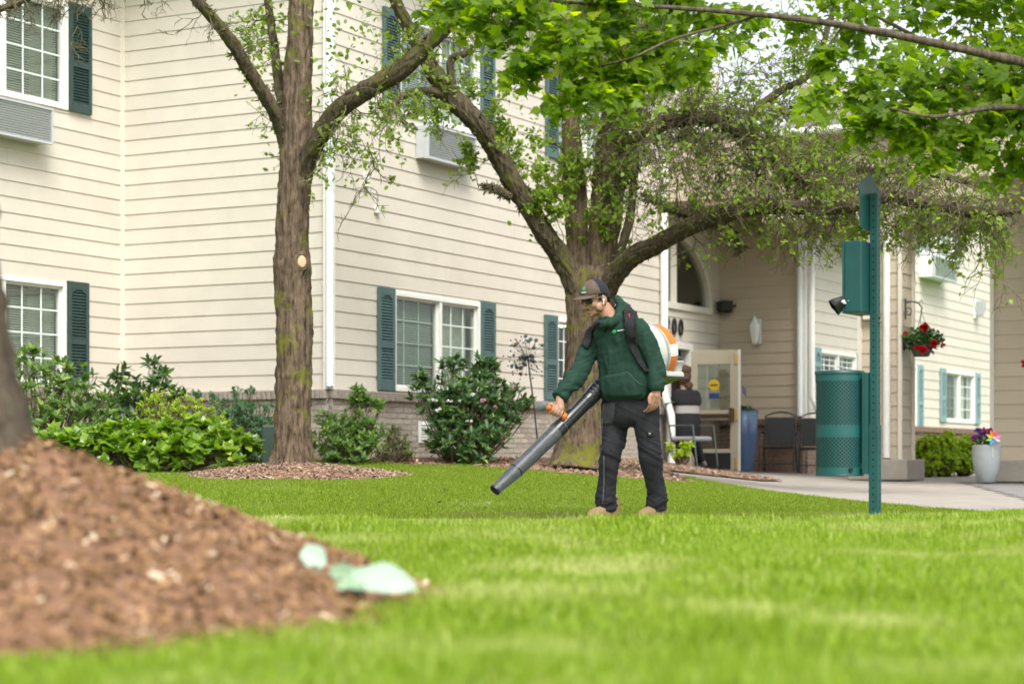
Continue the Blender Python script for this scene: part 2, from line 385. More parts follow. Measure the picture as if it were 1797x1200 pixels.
# ---------------------------------------------------------------- building
U = Vector((.4781, .8783, 0)); NV = Vector((.8783, -.4781, 0))
AB = Vector((-4.689, 23.93, 0)); LC = BC+U*11.4; D0 = LC+NV*1.476
A_LEN = 4.6
ANG_U = math.atan2(U.y, U.x); ANG_N = math.atan2(NV.y, NV.x)
WALLS = {'A': (AB-U*A_LEN, U, ANG_U), 'B': (AB, NV, ANG_N), 'C': (BC, U, ANG_U), 'L': (LC, NV, ANG_N), 'D': (D0, U, ANG_U)}
def wx(wl, px):
    O, d, _ = WALLS[wl]; k = (px-CX)/F; return (k*O.y-O.x)/(d.x-k*d.y)
def wz(wl, py, x):
    O, d, _ = WALLS[wl]; return CZ+(HZ-py)*(O.y+d.y*x)/F
def wm(wl): O, d, a = WALLS[wl]; return Matrix.Translation(O) @ Matrix.Rotation(a, 4, 'Z')
house = thing('apartment_building', 'cream lap-sided two-storey building with green shutters and a brick base', 'building', (BC.x, BC.y, .4))
ROW = .178
_pl = MB(); _pl.add([(0, -.009, 0), (1, -.009, 0), (1, -.0235, .0015), (0, -.0235, .0015), (0, 0, ROW+.016), (1, 0, ROW+.016), (1, -.0125, ROW+.016), (0, -.0125, ROW+.016)],
        [(0, 1, 2, 3), (4, 7, 6, 5), (3, 2, 6, 7), (0, 4, 5, 1), (0, 3, 7, 4), (1, 5, 6, 2)])
PLANK = _pl.mesh('plank', M_SIDE)
def siding(wl, x0, x1, z0, z1, openings=(), joints=True, parent_name='wall', rng=random.Random(3), board=None):
    """a wall part: sheathing with real openings, every lap board a child"""
    M = wm(wl); bk = MB(); xs_ = sorted({x0, x1, *[a for o in openings for a in o[:2] if x0 < a < x1]})
    for a, b in zip(xs_, xs_[1:]):
        zs = sorted([(o[2], o[3]) for o in openings if o[0] < (a+b)/2 < o[1]]); z = z0
        for lo, hi in zs+[(z1, z1)]:
            if lo > z+.001: bk.box(((a+b)/2, .05, (z+lo)/2), (b-a, .1, lo-z))
            z = max(z, hi)
    wall = bk.build(parent_name, M_SHEATH, house, M, local=True)
    n = int(math.ceil((z1-z0)/ROW))
    for r in range(n):
        a0 = z0+r*ROW; a1 = a0+ROW; segs = []
        hit = [o for o in openings if o[2] < a1-.002 and o[3] > a0+.002]
        cuts = sorted({x0, x1, *[a for o in hit for a in o[:2] if x0 < a < x1]})
        for a, b in zip(cuts, cuts[1:]):
            zs = sorted([(max(o[2], a0), min(o[3], a1)) for o in hit if o[0] < (a+b)/2 < o[1]])
            if not zs: segs.append([a, b, a0, a1])
            else:
                z = a0
                for lo, hi in zs+[(a1, a1)]:
                    if lo > z+.02: segs.append([a, b, z, lo])
                    z = max(z, hi)
        merged = []
        for s in segs:
            if merged and abs(merged[-1][1]-s[0]) < 1e-6 and merged[-1][2:] == s[2:]: merged[-1][1] = s[1]
            else: merged.append(s)
        for a, b, lo, hi in merged:
            parts = [(a, b)]
            if joints and b-a > 3.4 and r % 2 == 0:
                j = a+rng.uniform(.8, b-a-.8); parts = [(a, j-.0012), (j+.0012, b)]
            for p, q in parts:
                S = Matrix.Diagonal((q-p, 1, (hi-lo)/ROW, 1))
                inst('plank', board or PLANK, wall, M @ Matrix.Translation((p, 0, lo)) @ S)
    return wall
def window(wl, x0, x1, z0, z1, shut=None, sw=.36, style=0, split=.5, left_sh=True, right_sh=True):
    M = wm(wl); W = x1-x0; H = z1-z0; f = .055
    m = MB()
    for c, s in (((x0+f/2, .02, (z0+z1)/2), (f, .12, H)), ((x1-f/2, .02, (z0+z1)/2), (f, .12, H)),
                 (((x0+x1)/2, .02, z0+f/2), (W-2*f, .121, f)), (((x0+x1)/2, .02, z1-f/2), (W-2*f, .121, f))): m.box(c, s)
    xm = x0+W*split; m.box((xm, .012, (z0+z1)/2), (.055, .09, H-2*f))
    fr = m.build('window', M_TRIM, house, M, bevel=.005, local=True)
    sides = [(x0+f, xm-.0275), (xm+.0275, x1-f)]
    for q, (a, b) in enumerate(sides):
        s = MB(); g = .028
        for c, sz in (((a+g/2, .03, (z0+z1)/2), (g, .05, H-2*f)), ((b-g/2, .03, (z0+z1)/2), (g, .05, H-2*f)),
                      (((a+b)/2, .03, z0+f+g/2), (b-a-2*g, .051, g)), (((a+b)/2, .03, z1-f-g/2), (b-a-2*g, .051, g))): s.box(c, sz)
        s.build('sash', M_TRIM, fr, M, local=True)
        MB().box(((a+b)/2, .032, (z0+z1)/2), (b-a-.03, .006, H-2*f-.03)).build('pane', M_GLASS, fr, M, local=True)
        if style != 2:
            mu = MB(); yo = .052 if style == 1 and q == 0 else 0
            for k in (1, 2): mu.box((a+(b-a)*k/3, .024+yo, (z0+z1)/2), (.016, .010, H-2*f-.05))
            for k in (1, 2, 3): mu.box(((a+b)/2, .0245+yo, z0+f+(H-2*f)*k/4), (b-a-.05, .009, .016))
            mu.build('muntin', mat('muntin_white', (.72, .78, .74), .5), fr, M, local=True)
        bl = MB()
        if style in (0, 1) and not (style == 1 and q == 1):
            for k in range(int((H-.16)/.028)):
                z = z0+f+.03+k*.028
                bl.add([(a+.02, .085, z), (b-.02, .085, z), (b-.02, .098, z+.021), (a+.02, .098, z+.021)], [(0, 1, 2, 3)])
            bl.build('blind', M_BLIND, fr, M, local=True, kind='stuff')
        if q == 1:
            cu = MB(); n = 14; c0 = b-(b-a)*(.40 if style != 1 else .8)
            vs = []; fs = []
            for k in range(n+1):
                x = c0+(b-.01-c0)*k/n; yy = .17+.02*math.sin(k*2.1)
                vs += [(x, yy, z0+f), (x, yy, z1-f)]
                if k: fs.append((2*k-2, 2*k, 2*k+1, 2*k-1))
            cu.add(vs, fs, True).build('curtain', M_CURT, fr, M, local=True)
    rm = MB()
    rm.box(((x0+x1)/2, 1.3, (z0+z1)/2), (W+.8, .05, H+.8)); rm.box((x0-.4, .7, (z0+z1)/2), (.05, 1.14, H+.8)); rm.box((x1+.4, .7, (z0+z1)/2), (.05, 1.14, H+.8))
    rm.box(((x0+x1)/2, .7, z0-.38), (W+.74, 1.14, .05)); rm.box(((x0+x1)/2, .7, z1+.38), (W+.74, 1.14, .05))
    rm.build('interior', M_ROOM, fr, M, local=True)
    if shut:
        for side in ([0] if left_sh else [])+([1] if right_sh else []):
            a = x0-sw-.004 if side == 0 else x1+.004
            shutter(M, a, a+sw, z0-.0, z1+.02, shut)
    return fr
def shutter(M, a, b, z0, z1, mt):
    m = MB(); y = -.046; t = .034; st = .055; H = z1-z0; mid = z0+H*.44
    m.box((a+st/2, y, (z0+z1)/2), (st, t, H)); m.box((b-st/2, y, (z0+z1)/2), (st, t, H))
    for zc, h in ((z0+.055, .11), (mid, .07), (z1-.045, .09)): m.box(((a+b)/2, y-.001, zc), (b-a-2*st, t, h))
    ar = [(a+st, z1-.09), (b-st, z1-.09)]; n = 6
    top = [(b-st-(b-a-2*st)*k/n, z1-.09-.05+.05*math.sin(math.pi*k/n)) for k in range(n+1)]
    m.prism([(a+st, z1-.088)]+[(b-st, z1-.088)]+top, y-.015, y+.015, Matrix.Identity(4))
    m.box(((a+b)/2, y+.022, (z0+z1)/2), (b-a-.02, .006, H-.02))
    sh = m.build('shutter', mt, house, M, bevel=.003, local=True)
    lv = MB()
    for lo, hi in ((z0+.11, mid-.035), (mid+.035, z1-.09)):
        k = int((hi-lo)/.034)
        for i in range(k):
            z = lo+(hi-lo)*(i+.5)/k
            lv.box(((a+b)/2, y, z), (b-a-2*st, .008, .032), Matrix.Rotation(R(-38), 3, 'X'))
    lv.build('louvre', mt, sh, M, local=True, kind='stuff')
def aircon(wl, x0, x1, z0, z1, label, out=.17, m_face=None):
    M = wm(wl); t = thing('wall_air_conditioner', label, 'air conditioner', M @ Vector(((x0+x1)/2, -.03, z0)), 'wall air conditioners under the windows', WALLS[wl][2])
    MB().box(((x0+x1)/2, -out/2-.022+.02, (z0+z1)/2), (x1-x0-.02, out-.04, z1-z0-.02)).build('case', M_AC if m_face is None else m_face, t, M, bevel=.006, local=True)
    fr = MB(); W = x1-x0; H = z1-z0; y = -out-.012
    for c, s in (((x0+.012, y, (z0+z1)/2), (.024, .05, H)), ((x1-.012, y, (z0+z1)/2), (.024, .05, H)), (((x0+x1)/2, y, z0+.012), (W-.048, .051, .024)), (((x0+x1)/2, y, z1-.012), (W-.048, .051, .024))): fr.box(c, s)
    fr.build('grille_frame', M_AC, t, M, local=True)
    MB().box(((x0+x1)/2, y+.03, (z0+z1)/2), (W-.04, .012, H-.04)).build('grille_back', M_ACD, t, M, local=True)
    n = 13
    sl_ = MB()
    for k in range(n):
        sl_.box(((x0+x1)/2, y-.004, z0+.024+(H-.048)*(k+.5)/n), (W-.05, .006, (H-.05)/n*.72), Matrix.Rotation(R(30), 3, 'X'))
    sl_.build('grille_slat', M_AC, t, M, local=True, kind='stuff')
    return t
Z0 = 1.24; ZT = 6.75
# window rectangles on each wall, in wall metres
def rect(wl, p0, p1, zlo, zhi): return (wx(wl, p0), wx(wl, p1), zlo, zhi)
WA1 = rect('A', -10, 113, 1.27, 2.49); WA1 = (WA1[1]-1.25,)+WA1[1:]
WA2 = (wx('A', 115)-1.30, wx('A', 116), 4.48, 5.72)
WC1 = rect('C', 687, 839, 1.26, 2.45)
WC2 = rect('C', 696, 838, 4.57, 5.76)
WC3 = rect('C', 973, 1072, 1.26, 2.40)
WC4 = rect('C', 975, 1072, 4.57, 5.76)
zc = wz('C', 515, wx('C', 1200))
ARX0, ARX1 = wx('C', 1163), wx('C', 1246); ARZ = wz('C', 553, ARX1); ART = wz('C', 395, wx('C', 1170))
DRX0, DRX1 = wx('C', 1168), wx('C', 1206); DRZ = .27; DRT = wz('C', 609, DRX1)+.02
wallA = siding('A', 0, A_LEN, Z0, ZT, [WA1, WA2])
wallB = siding('B', 0, 2.982, Z0, ZT)
wallC = siding('C', 0, 11.4, Z0, ZT, [WC1, WC2, WC3, WC4, (ARX0, ARX1, ARZ, ART), (DRX0-.05, DRX1, Z0-.2, DRT)])
window('A', *WA1, shut=M_SHUT, left_sh=False, style=0, split=.18); window('A', *WA2, shut=M_SHUT, style=0, split=.2, sw=.38)
window('C', *WC1, shut=M_SHUT2, style=1, split=.53); window('C', *WC2, shut=M_SHUT2, style=1, split=.5)
window('C', *WC3, shut=M_SHUT2, style=3, sw=.36); window('C', *WC4, shut=M_SHUT2, style=1)
aircon('A', wx('A', 66)-1.07, wx('A', 66), 4.00, 4.41, 'louvred air conditioner under the upper window with the darkest green shutters', .2)
aircon('C', wx('C', 726), wx('C', 812), 4.08, 4.50, 'louvred air conditioner on the wall between the two big pear trees')
# corner posts, downspouts
tr = MB()
def vpost(m, p, w, z0, z1, ang): m.box((p.x, p.y, (z0+z1)/2), (w, w, z1-z0), Matrix.Rotation(ang, 3, 'Z'))
vpost(tr, AB-U*.02+NV*.03, .06, Z0, ZT, ANG_U); tr.build('corner_trim', M_CREAMTRIM, house)
tr = MB(); vpost(tr, BC+NV*.012-U*.012, .10, Z0, ZT, ANG_U); tr.build('corner_trim', M_TRIM, house, bevel=.004)
ds = MB(); p = BC-NV*.06-U*.07+NV*.01
p = AB+NV*(2.982-.30)-U*.07; ds.tube([p+Vector((0, 0, 6.9)), p+Vector((0, 0, 1.72)), p+Vector((-.02, 0, 1.55)), p-U*.16+Vector((-.05, 0, 1.30))], .042, 10)
p = BC-U*.055+NV*.05; ds2 = MB().tube([p+Vector((0, 0, 6.9)), p+Vector((0, 0, 1.27))], .048, 12)
ds.build('downspout', M_DOWN, house); ds2.build('downspout', M_DOWN, house)
xd = wx('C', 1156); p = WALLS['C'][0]+U*xd+NV*.09
MB().tube([p+Vector((0, 0, 5.2)), p+Vector((0, 0, 1.55)), p+Vector((.02, 0, 1.42)), p+NV*.16-U*.1+Vector((0, 0, 1.12)), p+NV*.17-U*.1+Vector((0, 0, .3))], .062, 12).build('downspout', M_TRIM, house)
# brick base with its cap course
def brick_base(wl, x0, x1, zb, zt, keep=None, m=None, name='brick_base'):
    M = wm(wl); m = m or M_BRICK
    base = MB().box(((x0+x1)/2, .06, (zb+zt)/2), (x1-x0, .20, zt-zb)).build(name, M_MORTAR, house, M, local=True)
    bw, bh, g = .194, .057, .010; me = BRICKS.get(m.name)
    if me is None: me = BRICKS[m.name] = MB().box((0, 0, 0), (bw, .06, bh)).mesh('brick', m)
    rest = MB(); r = 0; z = zt-.1-bh/2-g; rg = random.Random(5)
    while z > zb:
        x = x0-(.102 if r % 2 else 0)
        while x < x1:
            a, b = max(x, x0), min(x+bw, x1)
            if b-a > .03:
                yo = -.018+rg.uniform(-.003, .003)
                if keep and keep((a+b)/2): inst('brick', me, base, M @ Matrix.Translation(((a+b)/2, yo, z)) @ Matrix.Diagonal(((b-a)/bw, 1, 1, 1)))
                else: rest.box(((a+b)/2, yo, z), (b-a, .06, bh))
            x += bw+g
        z -= bh+g; r += 1
    if rest.v: rest.build('brick', m, base, M, local=True, kind='stuff')
    cp = MB(); x = x0-.02
    while x < x1:
        cp.box((x+.031, -.035+rg.uniform(-.003, .003), zt-.046), (.057, .15, .10), Matrix.Rotation(R(8), 3, 'X')); x += .067
    cp.build('brick_cap', m, base, M, bevel=.004, local=True, kind='stuff')
BRICKS = {}
brick_base('A', 0, A_LEN, .2, Z0)
brick_base('B', 0, 2.982, .25, Z0, keep=lambda x: x > 2.55)
brick_base('C', 0, DRX0-.05, .25, Z0, keep=lambda x: x < 2.45 or 4.4 < x < 6.2)
brick_base('C', DRX1, 11.4, .2, Z0-.0, m=M_BRICKD)
# crawl vent in the brick base
M = wm('C'); vx = wx('C', 741); vn = MB().box((vx, -.055, .78), (.34, .02, .26)).build('crawl_vent', M_DOWN, house, M, local=True)
vs_ = MB()
for k in range(6): vs_.box((vx, -.072, .69+.036*k), (.28, .02, .02), Matrix.Rotation(R(35), 3, 'X'))
vs_.build('vent_slat', M_TRIM, vn, M, local=True, kind='stuff')
# wall L (lantern) and wall D (beyond)
ZL = wz('L', 735, .7)
PLANK_P = PLANK.copy(); PLANK_P.materials.clear(); PLANK_P.materials.append(mat('shade_toned_siding', (.48, .41, .305), .6, noise=(1.5, .05), bump=(60, .06), var=.03))  # cream siding with the porch shade put into its colour
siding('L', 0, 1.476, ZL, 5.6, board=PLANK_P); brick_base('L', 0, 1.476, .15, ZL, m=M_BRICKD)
ZD = wz('D', 752, 9)
WD = [rect('D', 1656, 1708, wz('D', 742, 8.6), wz('D', 652, 8.6)), rect('D', 1590, 1606, wz('D', 760, 5.5), wz('D', 640, 5.5)),
      rect('D', 1436, 1500, wz('D', 668, 1.5), wz('D', 616, 1.2)), rect('D', 1610, 1672, wz('D', 452, 7), wz('D', 452, 7)+1.2),
      rect('D', 1456, 1530, wz('D', 408, 1.8), wz('D', 408, 1.8)+1.0), rect('D', 1778, 1830, wz('D', 742, 8.6), wz('D', 652, 8.6)), rect('D', 1752, 1790, wz('D', 452, 7)-.1, wz('D', 452, 7)+1.1)]
siding('D', 0, 17, ZD, 6.6, WD); brick_base('D', 0, 17, .1, ZD, m=M_BRICKD)
for i, w_ in enumerate(WD): window('D', *w_, shut=M_SHUT3, style=1 if i != 2 else 3, sw=.34)
aircon('D', wx('D', 1610), wx('D', 1650), wz('D', 490, 6.4), wz('D', 452, 6.4), 'plain pale air conditioner on the far wing, right of the siding pillar', .3, M_DOWN)
aircon('D', wx('D', 1473), wx('D', 1492), wz('D', 459, 1.9), wz('D', 420, 1.9), 'beige air conditioner box seen past the teal dispenser post', .26, M_CREAMTRIM)
p = D0+NV*.02-U*.02; tr = MB(); vpost(tr, p-NV*.03, .09, ZL, 5.6, ANG_U); tr.build('corner_trim', M_TRIM, house)
p = D0-U*.07-NV*.06; MB().tube([p+Vector((0, 0, 4.1)), p+Vector((0, 0, 1.15))], .045, 10).build('downspout', M_DOWN, house)
p = D0+NV*.10+U*.05
MB().tube([p+U*.8+Vector((0, 0, 4.05)), p+U*.25+Vector((0, 0, 4.0)), p+Vector((0, 0, 3.75)), p+Vector((0, 0, 1.45)), p+NV*.14+Vector((0, 0, 1.16)), p+NV*.2+Vector((0, 0, .95))], .05, 10).build('downspout', M_TRIM, house)
# eaves
ev = MB()
for wl, L_ in (('A', A_LEN), ('B', 2.982), ('C', 9.2)):
    O, d, a = WALLS[wl]; M = wm(wl)
    b = MB().box((L_/2, -.3, ZT+.06), (L_+(.0 if wl != 'C' else 0), .6, .05))
    ev.add([M @ Vector(v) for v in b.v], b.f)
    b = MB().box((L_/2, -.62, ZT+.12), (L_, .03, .2)); ev.add([M @ Vector(v) for v in b.v], b.f)
ev.build('eaves', M_TRIM, house)
# arch window over the entrance, house number, door
M = wm('C'); am = MB(); n = 12
W = ARX1-ARX0; H = ART-ARZ
def arch(x_in, z_in):   # quarter arch, tall at left, springing at right
    return [(ARX0+x_in, ARZ+z_in)]+[(ARX0+x_in+(W-2*x_in)*math.sin(math.pi/2*k/n), ARZ+z_in+(H-2*z_in)*math.cos(math.pi/2*k/n)) for k in range(n+1)]
o1, o2 = arch(0, 0), arch(.10, .10)
aw = MB(); k = len(o1)
vs = [(x, -.05, z) for x, z in o1]+[(x, -.05, z) for x, z in o2]+[(x, .08, z) for x, z in o1]+[(x, .08, z) for x, z in o2]
for i in range(k):
    j = (i+1) % k; aw.add([], []); 
    aw.f += [(i, j, k+j, k+i), (2*k+i, 3*k+i, 3*k+j, 2*k+j), (i, 2*k+i, 2*k+j, j), (k+i, k+j, 3*k+j, 3*k+i)]; aw.s += [False]*4
aw.v = vs
aw.box((ARX0+.42, .01, ARZ+H*.42), (.09, .08, H*.84))
awin = aw.build('arch_window', M_CREAMTRIM, house, M, local=True)
g = MB(); g.prism([(x, z) for x, z in arch(.08, .08)], .03, .036, Matrix.Identity(4)); g.build('pane', M_GLASS, awin, M, local=True)
# spandrel siding piece between the arch and its square opening
sp = MB(); pts = [(ARX0+W*math.sin(math.pi/2*q/n), ARZ+H*math.cos(math.pi/2*q/n)) for q in range(n+1)]
sp.prism(pts+[(ARX1+.01, ART+.01)], -.026, .02, Matrix.Identity(4)); sp.build('arch_spandrel', M_SIDE, awin, M, local=True)
MB().box((ARX0+W/2, 1.3, ARZ+H/2), (W+1.2, .05, H+.6)).box((ARX0-.5, .7, ARZ+H/2), (.05, 1.15, H+.6)).box((ARX1+.5, .7, ARZ+H/2), (.05, 1.15, H+.6)).box((ARX0+W/2, .7, ARZ-.3), (W+1.1, 1.15, .05)).box((ARX0+W/2, .7, ART+.3), (W+1.1, 1.15, .05)).build('interior', M_ROOM, awin, M, local=True)
def text_mesh(txt, size, depth, name, mt, parent, M, bold=True):
    cu = bpy.data.curves.new(name, 'FONT'); cu.body = txt; cu.size = size; cu.extrude = depth; cu.align_x = 'CENTER'; cu.resolution_u = 4
    if bold: cu.offset = size*.006
    tmp = bpy.data.objects.new('tmp_text', cu); C.objects.link(tmp); dg = bpy.context.evaluated_depsgraph_get()
    me = bpy.data.meshes.new_from_object(tmp.evaluated_get(dg)); bpy.data.objects.remove(tmp)
    me.materials.clear(); me.materials.append(mt); me.name = name
    return inst(name, me, parent, M)
nx = wx('C', 1179); nz = wz('C', 587, nx)
num = thing('house_number', 'black house number in tall digits over the open entrance door', 'house number', M @ Vector((nx, -.04, nz)), rz=ANG_U)
for q, ch in enumerate('200'):
    text_mesh(ch, .36, .012, 'digit', M_BLACK, num, M @ Matrix.Translation((nx-.25+.25*q, -.045, nz)) @ Matrix.Rotation(R(90), 4, 'X') @ Matrix.Diagonal((.95, 1, 1, 1)))
# vestibule behind the doorway, frame
vb = MB()
vb.box(((DRX0+DRX1)/2, 1.6, 1.3), (DRX1-DRX0+1, .06, 2.6)); vb.box((DRX0-.3, .85, 1.3), (.06, 1.5, 2.6)); vb.box((DRX1+.3, .85, 1.3), (.06, 1.5, 2.6)); vb.box(((DRX0+DRX1)/2, .8, 2.62), (DRX1-DRX0+.5, 1.5, .05))
vb.build('vestibule', mat('vestibule_beige', (.33, .27, .2), .9), house, M, local=True)
jb = MB(); jb.box((DRX0-.02, .0, 1.25), (.09, .16, DRT-.25)); jb.box((DRX1-.03, .0, 1.25), (.09, .16, DRT-.25)); jb.box(((DRX0+DRX1)/2, .0, DRT-.02), (DRX1-DRX0+.1, .161, .1))
jb.build('door_frame', M_TRIM, house, M, local=True)
# the open leaf, standing square to the wall
hp = WALLS['C'][0]+U*(DRX1-.02)+NV*.06; HZ0 = .28
LW = .80; LH = DRT-.36; DM = Matrix.Translation((hp.x, hp.y, HZ0)) @ Matrix.Rotation(ANG_N+R(3), 4, 'Z')
M_DOOR = mat('almond_door', (.46, .42, .31), .45, noise=(4, .04))
d_ = MB(); st = .13
for c, s in (((st/2, 0, LH/2), (st, .05, LH)), ((LW-st/2, 0, LH/2), (st, .05, LH)), ((LW/2, 0, LH-.11), (LW-2*st, .051, .22)), ((LW/2, 0, LH*.46), (LW-2*st, .051, .16)), ((LW/2, 0, .17), (LW-2*st, .051, .34))): d_.box(c, s)
leaf_ = d_.build('entrance_door', M_DOOR, house, DM, bevel=.004, local=True)
for z0_, z1_ in ((.34, LH*.46-.08), (LH*.46+.08, LH-.22)): MB().box((LW/2, 0, (z0_+z1_)/2), (LW-2*st+.02, .008, z1_-z0_+.02)).build('pane', M_GLASS, leaf_, DM, local=True)
MB().box((LW/2-.02, 0, .15), (LW-.2, .062, .26)).build('kick_plate', M_DKMETAL, leaf_, DM, local=True)
MB().box((LW/2-.02, -.06, LH*.46), (LW-.16, .05, .045)).box((LW-.1, -.05, LH*.46), (.07, .06, .22)).build('push_bar', mat('bronze', (.13, .085, .05), .4, metal=.5), leaf_, DM, bevel=.006, local=True)
hb = MB()
for z in (.12, LH*.46, LH-.14): hb.box((LW-.03, -.035, z), (.05, .03, .17))
hb.build('strike_plate', M_BRASS, leaf_, DM, bevel=.006, local=True)
MB().box((LW+.013, 0, LH/2), (.024, .056, LH)).build('edge_strip', M_TRIM, leaf_, DM, local=True)
stk = MB().lathe([(.09, 0), (.09, .002)], 20, Matrix.Translation((LW*.5, -.006, LH*.71)) @ Matrix.Rotation(R(90), 4, 'X')).build('round_sticker', mat('sticker_yellow', (.62, .43, .02), .5), leaf_, DM, local=True)
MB().box((LW*.5, -.007, LH*.62), (.17, .003, .09)).build('blue_sticker', mat('sticker_blue', (.02, .06, .16), .5), leaf_, DM, local=True)
MB().box((LW*.5, -.012, LH*.71), (.12, .003, .02)).build('sticker_mark', M_BLACK, leaf_, DM, local=True)
# ---------------------------------------------------------------- porch roof, pillars and entrance furniture
def pillar(cx, cy, w_, z0, z1, label, dep=None):
    t = thing('siding_pillar', label, 'pillar', (cx, cy, z0), 'siding pillars holding up the porch roof', ANG_N)
    M = WM[t.name]; dep = dep or w_
    MB().box((0, 0, (z1-z0)/2+.2), (w_-.06, dep-.06, z1-z0-.4)).build('core', M_SHEATH, t, M, local=True)
    MB().box((0, 0, .14), (w_+.26, dep+.26, .28)).build('plinth', M_CONC, t, M, bevel=.02, local=True)
    n = int((z1-z0-.28)/ROW)
    for side in range(4):
        Ws, off = (w_, dep/2) if side % 2 == 0 else (dep, w_/2)
        Rm = Matrix.Rotation(side*math.pi/2, 4, 'Z')
        for r in range(n):
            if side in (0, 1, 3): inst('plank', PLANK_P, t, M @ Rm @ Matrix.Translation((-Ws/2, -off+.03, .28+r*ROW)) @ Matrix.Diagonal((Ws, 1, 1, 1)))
    ct = MB()
    for sx in (-1, 1):
        for sy in (-1, 1): ct.box((sx*(w_/2-.002), sy*(dep/2-.002), (z1-z0+.28)/2), (.05, .05, z1-z0-.28))
    ct.build('corner_trim', M_CREAMTRIM, t, M, local=True)
    return t
ZC = CZ+3.27
pA = at(1562, 847, 26.7); pA.z = tz(pA.x, pA.y)+.02
pl1 = pillar(pA.x, pA.y+.25, .56, pA.z, ZC+.1, 'siding-clad pillar with a hanging red flower basket')
q = WM[pl1.name]; MB().tube([q @ Vector((.10, -.31, 3.4)), q @ Vector((.10, -.31, .30))], .05, 10).build('downspout', M_TRIM, pl1)
MB().box((-.12, -.31, 2.36), (.20, .1, .42)).build('electric_box', M_CREAMTRIM, pl1, q, bevel=.01, local=True)
pB = Vector((6.99, 25.55, 0)); pB.z = tz(6.8, 25.6)+.02
pillar(pB.x, pB.y+.2, 1.25, pB.z, ZC+.1, 'wide siding pillar cut off by the picture edge', 1.2)
por = thing('porch_roof', 'siding-clad porch roof over the entrance drive, half hidden by branches', 'porch roof', (5.2, 27.5, ZC), rz=ANG_N)
M = WM[por.name]
# its slab spans from the pillars back to the walls
PW0, PW1 = -1.55, 7.0
MB().box(((PW0+PW1)/2, .3, .06), (PW1-PW0, 2.0, .10)).build('soffit', mat('soffit_tan', (.36, .29, .215), .8, noise=(2, .06)), por, M, local=True)
MB().box((-2.75, 3.6, .66), (2.38, 4.6, .10)).box((4.6, -2.3, .05), (5.0, 3.3, .10)).build('soffit', mat('soffit_tan', (.36, .29, .215), .8), por, M, local=True)  # second slab is added ahead of the pillars to shade the wide one
MB().box((-2.75, 1.3, 1.15), (2.3, .12, .9)).box((4.6, -3.98, .5), (5.0, .12, 1.0)).box((2.06, -2.36, .5), (.12, 3.1, 1.0)).build('fascia_beam', PLANK_P.materials[0], por, M, local=True)  # last two boxes edge the added shading slab
MB().box((-2.75, 3.6, 1.66), (2.5, 4.8, .1)).box((4.6, -2.4, 1.05), (5.1, 3.4, .08)).build('roof', mat('grey_shingle', (.16, .15, .14), .9, noise=(9, .3)), por, M, local=True)  # second box covers the added shading slab
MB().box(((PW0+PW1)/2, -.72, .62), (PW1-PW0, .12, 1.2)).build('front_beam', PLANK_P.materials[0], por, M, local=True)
for r in range(6):
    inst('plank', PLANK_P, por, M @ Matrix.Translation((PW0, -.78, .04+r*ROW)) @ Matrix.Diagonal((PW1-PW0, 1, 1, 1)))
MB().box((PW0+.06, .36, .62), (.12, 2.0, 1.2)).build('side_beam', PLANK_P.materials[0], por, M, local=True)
rf = MB(); rf.add([(PW0-.2, -1.0, 1.22), (PW1, -1.0, 1.22), (PW1, .3, 1.75), (PW0+.9, .3, 1.75), (PW0-.2, 1.6, 1.22), (PW1, 1.6, 1.22)], [(0, 1, 2, 3), (0, 3, 4), (4, 3, 2, 5), (0, 4, 5, 1)])
rf.build('roof', mat('grey_shingle', (.16, .15, .14), .9, noise=(9, .3)), por, M, local=True)
MB().tube([(PW0-.25, -1.02, 1.2), (PW1, -1.02, 1.2)], .06, 8).build('gutter', M_TRIM, por, M, local=True)

# lantern and black flood-light on the lantern wall
lx = wx('L', 1331); lz = wz('L', 582, lx); M = wm('L')
ln = thing('wall_lantern', 'ornate pale wall lantern on the shade-toned siding by the entrance', 'lantern', M @ Vector((lx, -.03, lz-.25)), rz=ANG_N)
MB().box((lx, -.045, lz), (.13, .04, .40)).build('back_plate', M_DOWN, ln, M, bevel=.01, local=True)
MB().lathe([(.02, -.21), (.05, -.17), (.06, -.12), (.085, .05), (.09, .10), (.05, .15), (.03, .20), (.008, .25)], 6, Matrix.Translation((lx, -.17, lz)), smooth=False).build('lamp_body', M_DOWN, ln, M, local=True)
MB().lathe([(.066, -.11), (.09, .045)], 6, Matrix.Translation((lx, -.17, lz)) , smooth=False).build('glass', mat('frosted_glass', (.75, .77, .73), .3), ln, M, local=True)
MB().bar((lx, -.05, lz+.12), (lx, -.15, lz+.16), .025).build('arm', M_DOWN, ln, M, local=True)
sxp = wx('C', 1262); ps = LC-U*.14+NV*.16; ps.z = CZ+(HZ-538)*ps.y/F
sp_ = thing('black_speaker', 'black wedge speaker mounted high in the entrance corner', 'speaker', ps, rz=ANG_N+R(-45))
M = WM[sp_.name]; MB().prism([(-.14, .09), (.14, .09), (.11, -.07), (.05, -.10), (-.05, -.10), (-.11, -.07)], -.09, .09, Matrix.Identity(4)).build('cabinet', M_BLACK, sp_, M, bevel=.015, local=True)
MB().box((0, -.094, .0), (.2, .012, .13)).build('speaker_grille', M_DKMETAL, sp_, M, local=True); MB().bar((0, .08, 0), (0, .20, .02), .04).build('bracket', M_BLACK, sp_, M, local=True)

